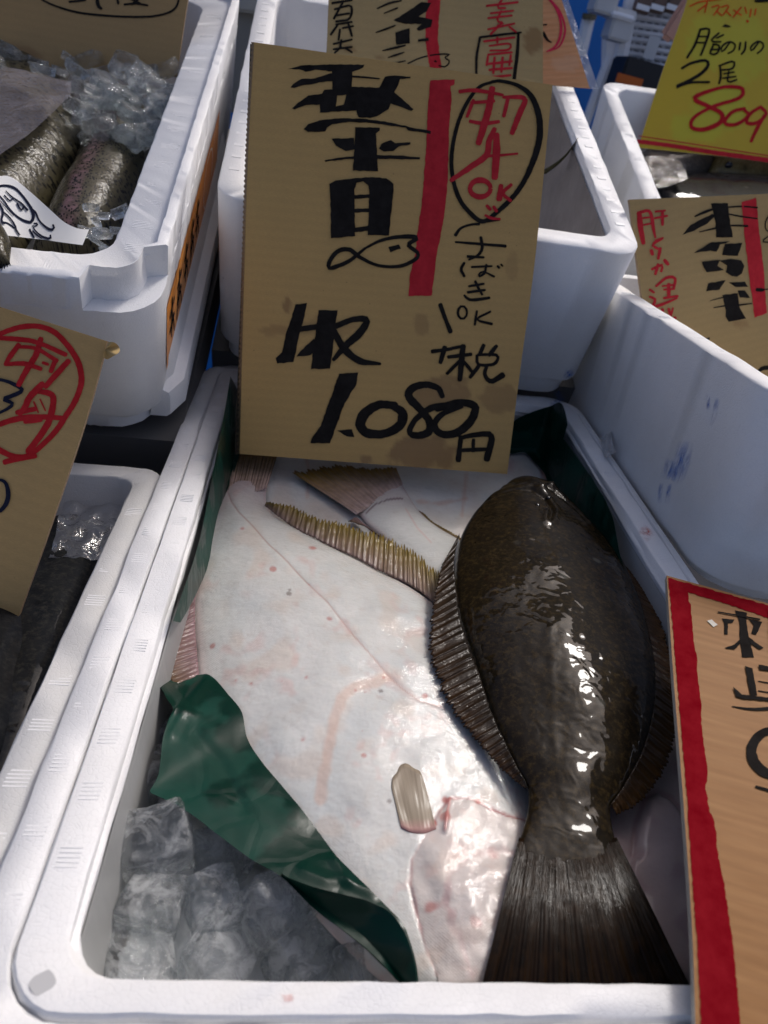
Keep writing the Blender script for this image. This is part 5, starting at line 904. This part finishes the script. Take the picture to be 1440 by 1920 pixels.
# ------------------------------------------------------------------ right back box contents
PY = lambda d: Plane(pn=YTOP(d))
SILV = dark_skin('silver_fish_skin', (.06, .05, .04), (.12, .10, .08), (.16, .13, .1), 40, .8, .7)
y1 = empty('silver_fish', tuple(PY(.09).at((1260, 320))), 'pale brown fish under clear film at the left wall, below the yellow card', 'fish', 'fish under the yellow card')
body('fish_body', y1, PY(.085), [(1190, 300), (1230, 285), (1280, 285), (1330, 300)], [(1195, 350), (1240, 350), (1290, 335), (1335, 318)], .03, SILV, n=60, mm=40, seed=2)
y2 = empty('silver_fish', tuple(PY(.09).at((1390, 310))), 'yellowish fish head with a dark round eye below the yellow card', 'fish', 'fish under the yellow card')
y2b = body('fish_body', y2, PY(.085), [(1325, 305), (1350, 292), (1400, 285), (1500, 280)], [(1328, 325), (1360, 338), (1410, 340), (1500, 345)], .03, dark_skin('yellow_fish_skin', (.11, .085, .03), (.2, .16, .07), (.25, .2, .1), 40), n=60, mm=40, seed=3)
c = drape((1366, 311), bvh(y2b), 0, -.001); V = []
for i in range(6):
    for j in range(14): th = math.pi / 2 * i / 5; V.append(c + .0065 * np.array((math.sin(th) * math.cos(j * math.pi / 7), -.5 * math.cos(th), math.sin(th) * math.sin(j * math.pi / 7) + .3 * math.cos(th))))
obj('eye', V, [(i * 14 + j, i * 14 + (j + 1) % 14, (i + 1) * 14 + (j + 1) % 14, (i + 1) * 14 + j) for i in range(5) for j in range(14)], plain('wet_eye', (.006, .008, .016), .08), y2)
y3 = empty('dark_fish', tuple(PY(.1).at((1330, 360))), 'black fish back behind the right hand cardboard board', 'fish', 'fish under the yellow card')
body('fish_body', y3, PY(.075), [(1215, 352), (1260, 335), (1330, 326), (1420, 330), (1520, 340)], [(1220, 385), (1270, 420), (1340, 440), (1420, 440), (1520, 440)], .02, BLACKF, n=60, mm=40, seed=4)
film('plastic_film', 'clear crinkled film over the pale brown fish', 'plastic film', [(1200, 300), (1225, 292), (1270, 300), (1285, 320)], [(1215, 345), (1235, 352), (1265, 345), (1290, 335)], bvh(y2b), PY(.045), film_mat('crinkled_film', .08), .004, crum=.012, seed=7)
# fish tail tip in the centre back box
bt = empty('fish_tail', tuple(on((1035, 318), *BTOP(.03))), 'thin olive fish tail tip curving up beside the tall price board', 'fish tail')
c0 = catmull([(1022, 322), (1045, 306), (1062, 290), (1075, 272), (1084, 258)], 20); V = []
for i, p in enumerate(c0):
    for k in range(6): a_ = k * math.pi / 3; r_ = 4.6 * (1 - .92 * i / 19); V.append(on((p[0] + r_ * math.cos(a_), p[1] + r_ * math.sin(a_)), *BTOP(.034 - .035 * i / 19 + .002 * math.sin(a_ * 2 + 1))))
obj('fin', V, [(i * 6 + k, i * 6 + (k + 1) % 6, i * 6 + 6 + (k + 1) % 6, i * 6 + 6 + k) for i in range(19) for k in range(6)], FIN_B, bt)
# marker smears on the right box and the foam of the centre box
def smear_mat(nm='blue_smear', col=(.04, .19, .62)):
    a = N(nm); tr = a.n('BsdfTransparent'); df = a.n('BsdfDiffuse'); df.inputs[0].default_value = (*col, 1); m = a.n('MixShader')
    sep = a.n('SeparateXYZ'); a.l(a.co.outputs['UV'], sep.inputs[0]); e = a.math('MULTIPLY', a.math('MULTIPLY', sep.outputs[0], a.math('SUBTRACT', 1., sep.outputs[0])), 4.); e2 = a.math('MULTIPLY', a.math('MULTIPLY', sep.outputs[1], a.math('SUBTRACT', 1., sep.outputs[1])), 4.)
    n = a.ramp(a.noise(160, 5, .75, a.mapping((1, 1, .25))), [(.40, 0.), (.68, .85)]); a.l(a.math('MULTIPLY', n, a.math('MULTIPLY', e, e2)), m.inputs[0]); a.l(tr.outputs[0], m.inputs[1]); a.l(df.outputs[0], m.inputs[2]); a.l(m.outputs[0], a.out.inputs[0]); return a.m
SME = smear_mat(); RBV, BBV = bvh(rb), bvh(bb)
def smear(root, BV, pts, wd, m=None):
    c = catmull(pts, 12); tg = np.gradient(c, axis=0); tg /= np.linalg.norm(tg, axis=1)[:, None]; nn = np.c_[-tg[:, 1], tg[:, 0]]; V, U = [], []
    for i in range(12):
        for j in range(5): V.append(drape(c[i] + nn[i] * wd * (j / 4 - .5), BV, 0, .0006)); U.append((i / 11, j / 4))
    obj('marker_smear', V, gridfaces(12, 5), m or SME, root, uv=U)
for pts, wd in ([[(1327, 735), (1328, 770)], 9], [[(1346, 745), (1340, 775), (1333, 800)], 12], [[(1285, 825), (1278, 870), (1262, 905)], 34], [[(1240, 905), (1236, 945)], 10], [[(1256, 905), (1250, 945)], 10], [[(1262, 860), (1250, 900)], 30]): smear(rrt, RBV, pts, wd)
PINKS = smear_mat('pink_stain', (.75, .22, .18)); smear(mroot, bvh(mb), [(1200, 990), (1210, 998), (1222, 1010)], 24, PINKS); smear(mroot, bvh(mb), [(520, 1868), (535, 1872), (552, 1870)], 16, PINKS)
for pts, wd in ([[(1030, 758), (1046, 752), (1058, 742)], 12], [[(1070, 690), (1062, 712)], 18], [[(1055, 730), (1040, 742)], 14]): smear(brt, BBV, pts, wd)
# clear tab stuck on the rim
V = [drape(p, bvh(mb, rb), 0, .0012) for p in ()]
tb_ = empty('plastic_tab', tuple(atz((1130, 830), .001)), 'small clear plastic tab sticking up from the right rim of the front box', 'plastic tab')
V = []
for i in range(8):
    for j in range(8): p = (1124 + 20 * i / 7 + 10 * j / 7, 822 - 12 * i / 7 + 38 * j / 7); V.append(atz(p, .001 + .010 * i / 7) + np.array((.0, 0, .0012 * math.sin(i * 1.9 + j))))
obj('tab', V, gridfaces(8, 8), film_mat('tab_film', .35, (.8, .82, .85)), tb_)
# ------------------------------------------------------------------ shop behind
def far(p, y): r = ray(p); return CAM + r * (y / r[1])
def cbox(name, root, c, sx, sy, sz, m, R=None, bev=.004):
    import bmesh
    b = bmesh.new(); bmesh.ops.create_cube(b, size=1.); 
    for v in b.verts: v.co = Vector((v.co.x * sx, v.co.y * sy, v.co.z * sz))
    if bev: bmesh.ops.bevel(b, geom=b.edges[:], offset=bev, segments=2, affect='EDGES')
    V = [(np.array(R @ v.co) if R is not None else np.array(v.co)) + c for v in b.verts]; idx = {v: i for i, v in enumerate(b.verts)}; Fc = [tuple(idx[v] for v in f.verts) for f in b.faces]; b.free()
    return obj(name, V, Fc, m, root, smooth=False)
BLUE = plain('blue_sheet', (.008, .17, .56), .45); STEEL = plain('white_steel', (.82, .84, .88), .4); GRIDM = plain('grey_wire', (.66, .68, .72), .4); DGREY = plain('dark_goods', (.012, .013, .016), .6)
wl = empty('blue_wall', (0, 2.6, -.8), 'blue painted stall wall far behind the boxes', 'wall'); cbox('panel', wl, np.array((.3, 2.65, .1)), 5., .06, 1.8, BLUE)
dkw = empty('dark_wall', (0, 3.4, -.8), 'dark shop interior wall above the blue wall', 'wall'); cbox('panel', dkw, np.array((.3, 3.6, 1.0)), 9., .06, 3.6, plain('shop_dark', (.03, .03, .032), .7))
tilt = Matrix.Rotation(math.radians(5), 3, 'Y')
rk = empty('wire_rack', tuple(far((1210, 150), 2.0)), 'white steel rack with grey wire panel behind the boxes, out of focus', 'rack')
def bar(name, root, p, q, y, r, m, y2=None):
    a, b = far(p, y), far(q, y2 or y); d = b - a; L = np.linalg.norm(d); d /= L; e1 = np.cross(d, (0, 1, 0)); e1 /= np.linalg.norm(e1); e2 = np.cross(d, e1); V = []
    for c in (a, b):
        for k in range(8): V.append(c + r * (math.cos(k * math.pi / 4) * e1 + math.sin(k * math.pi / 4) * e2))
    o = obj(name, V, [(k, (k + 1) % 8, 8 + (k + 1) % 8, 8 + k) for k in range(8)] + [tuple(range(8))[::-1], tuple(range(8, 16))], m, root, smooth=False); bm_fix(o); return o
bar('post', rk, (1192, -40), (1146, 200), 2.0, .018, STEEL); bar('brace', rk, (1160, 60), (1095, 240), 2.05, .012, STEEL); bar('post', rk, (1146, 60), (1142, 200), 2.06, .022, STEEL)
for k in range(11): y_ = -10 + k * 13.5; bar('wire', rk, (1190 - k * 3.0, y_ + 14), (1330 - k * 4, y_ + 34), 2.0, .0055, GRIDM)
for k in range(9): bar('wire', rk, (1196 + k * 14, -20), (1160 + k * 14, 150 + k * 1.5), 2.005, .0035, GRIDM)
o_ = cbox('back_panel', rk, far((1268, 70), 2.04), .22, .01, .42, plain('grey_mesh', (.26, .27, .29), .7), tilt)
for i_, (p, sx, sz, nm) in enumerate((((1160, 48), .05, .06, 'white plastic bin hanging on the left post of the rack'), ((1132, 2), .05, .05, 'grey carton above the white bin, left of the rack'))):
    t_ = empty('storage_bin', tuple(far(p, 1.95)), nm, 'bin'); cbox('bin_body', t_, far(p, 1.95), sx, .06, sz, plain('bin_white', (.58, .59, .6), .5), tilt); cbox('rim', t_, far((p[0], p[1] - 16), 1.945), sx * 1.12, .07, .012, STEEL, tilt)
t_ = empty('price_slip', tuple(far((1222, 90), 1.97)), 'small white slip hanging on the grey wire panel', 'price slip'); cbox('slip', t_, far((1222, 90), 1.97), .028, .002, .045, plain('slip_white', (.6, .62, .64), .6), tilt, 0)
t_ = empty('goods_box', tuple(far((1210, 150), 1.9)), 'black box with a blurred orange logo below the wire rack', 'box'); cbox('box_body', t_, far((1215, 150), 1.94), .16, .10, .062, DGREY, tilt); cbox('orange_logo', t_, far((1180, 151), 1.885), .062, .003, .018, plain('orange_print', (.55, .12, .01), .6), tilt, .001)
for i_, x in enumerate((1206, 1233, 1262)):
    t_ = empty('goods_packet', tuple(far((x, 8), 1.95)), ['brown packet leftmost in the row on top of the rack', 'brown packet in the middle of the row on top of the rack', 'brown packet rightmost in the row, beside the yellow card'][i_], 'packet', 'packets on the rack'); cbox('packet_body', t_, far((x, 8), 1.95), .036, .03, .034, plain('packet_brown', (.14, .09, .07), .6), tilt); cbox('label', t_, far((x, 14), 1.93), .03, .002, .010, STEEL, tilt, 0)
t_ = empty('pink_shape', tuple(far((1270, 40), 1.6)), 'pale pink upright shape beside the left edge of the yellow card', 'packet'); cbox('packet_body', t_, far((1272, 36), 1.5), .026, .014, .07, plain('shape_pink', (.50, .30, .24), .6), Matrix.Rotation(math.radians(22), 3, 'Y'), .006)  # plain block standing in for an unidentified, finger-like pink shape
t_ = empty('thermometer_tube', tuple(far((1097, 70), 2.3)), 'white tube with a dark cap hung on the blue wall', 'tube'); bar('tube', t_, (1104, 32), (1088, 104), 2.4, .018, STEEL); bar('cap', t_, (1106, 26), (1104, 36), 2.38, .020, plain('olive_cap', (.12, .10, .05), .6))
t_ = empty('dark_gap_crate', tuple(far((466, 60), 1.6)), 'grey crate in the gap between the trout box and the centre box', 'crate'); cbox('crate_body', t_, far((470, 40), 1.7), .10, .2, .3, plain('grey_crate', (.18, .18, .17), .6)); cbox('rim', t_, far((470, 12), 1.58), .11, .02, .02, plain('crate_rim', (.3, .3, .28), .6))
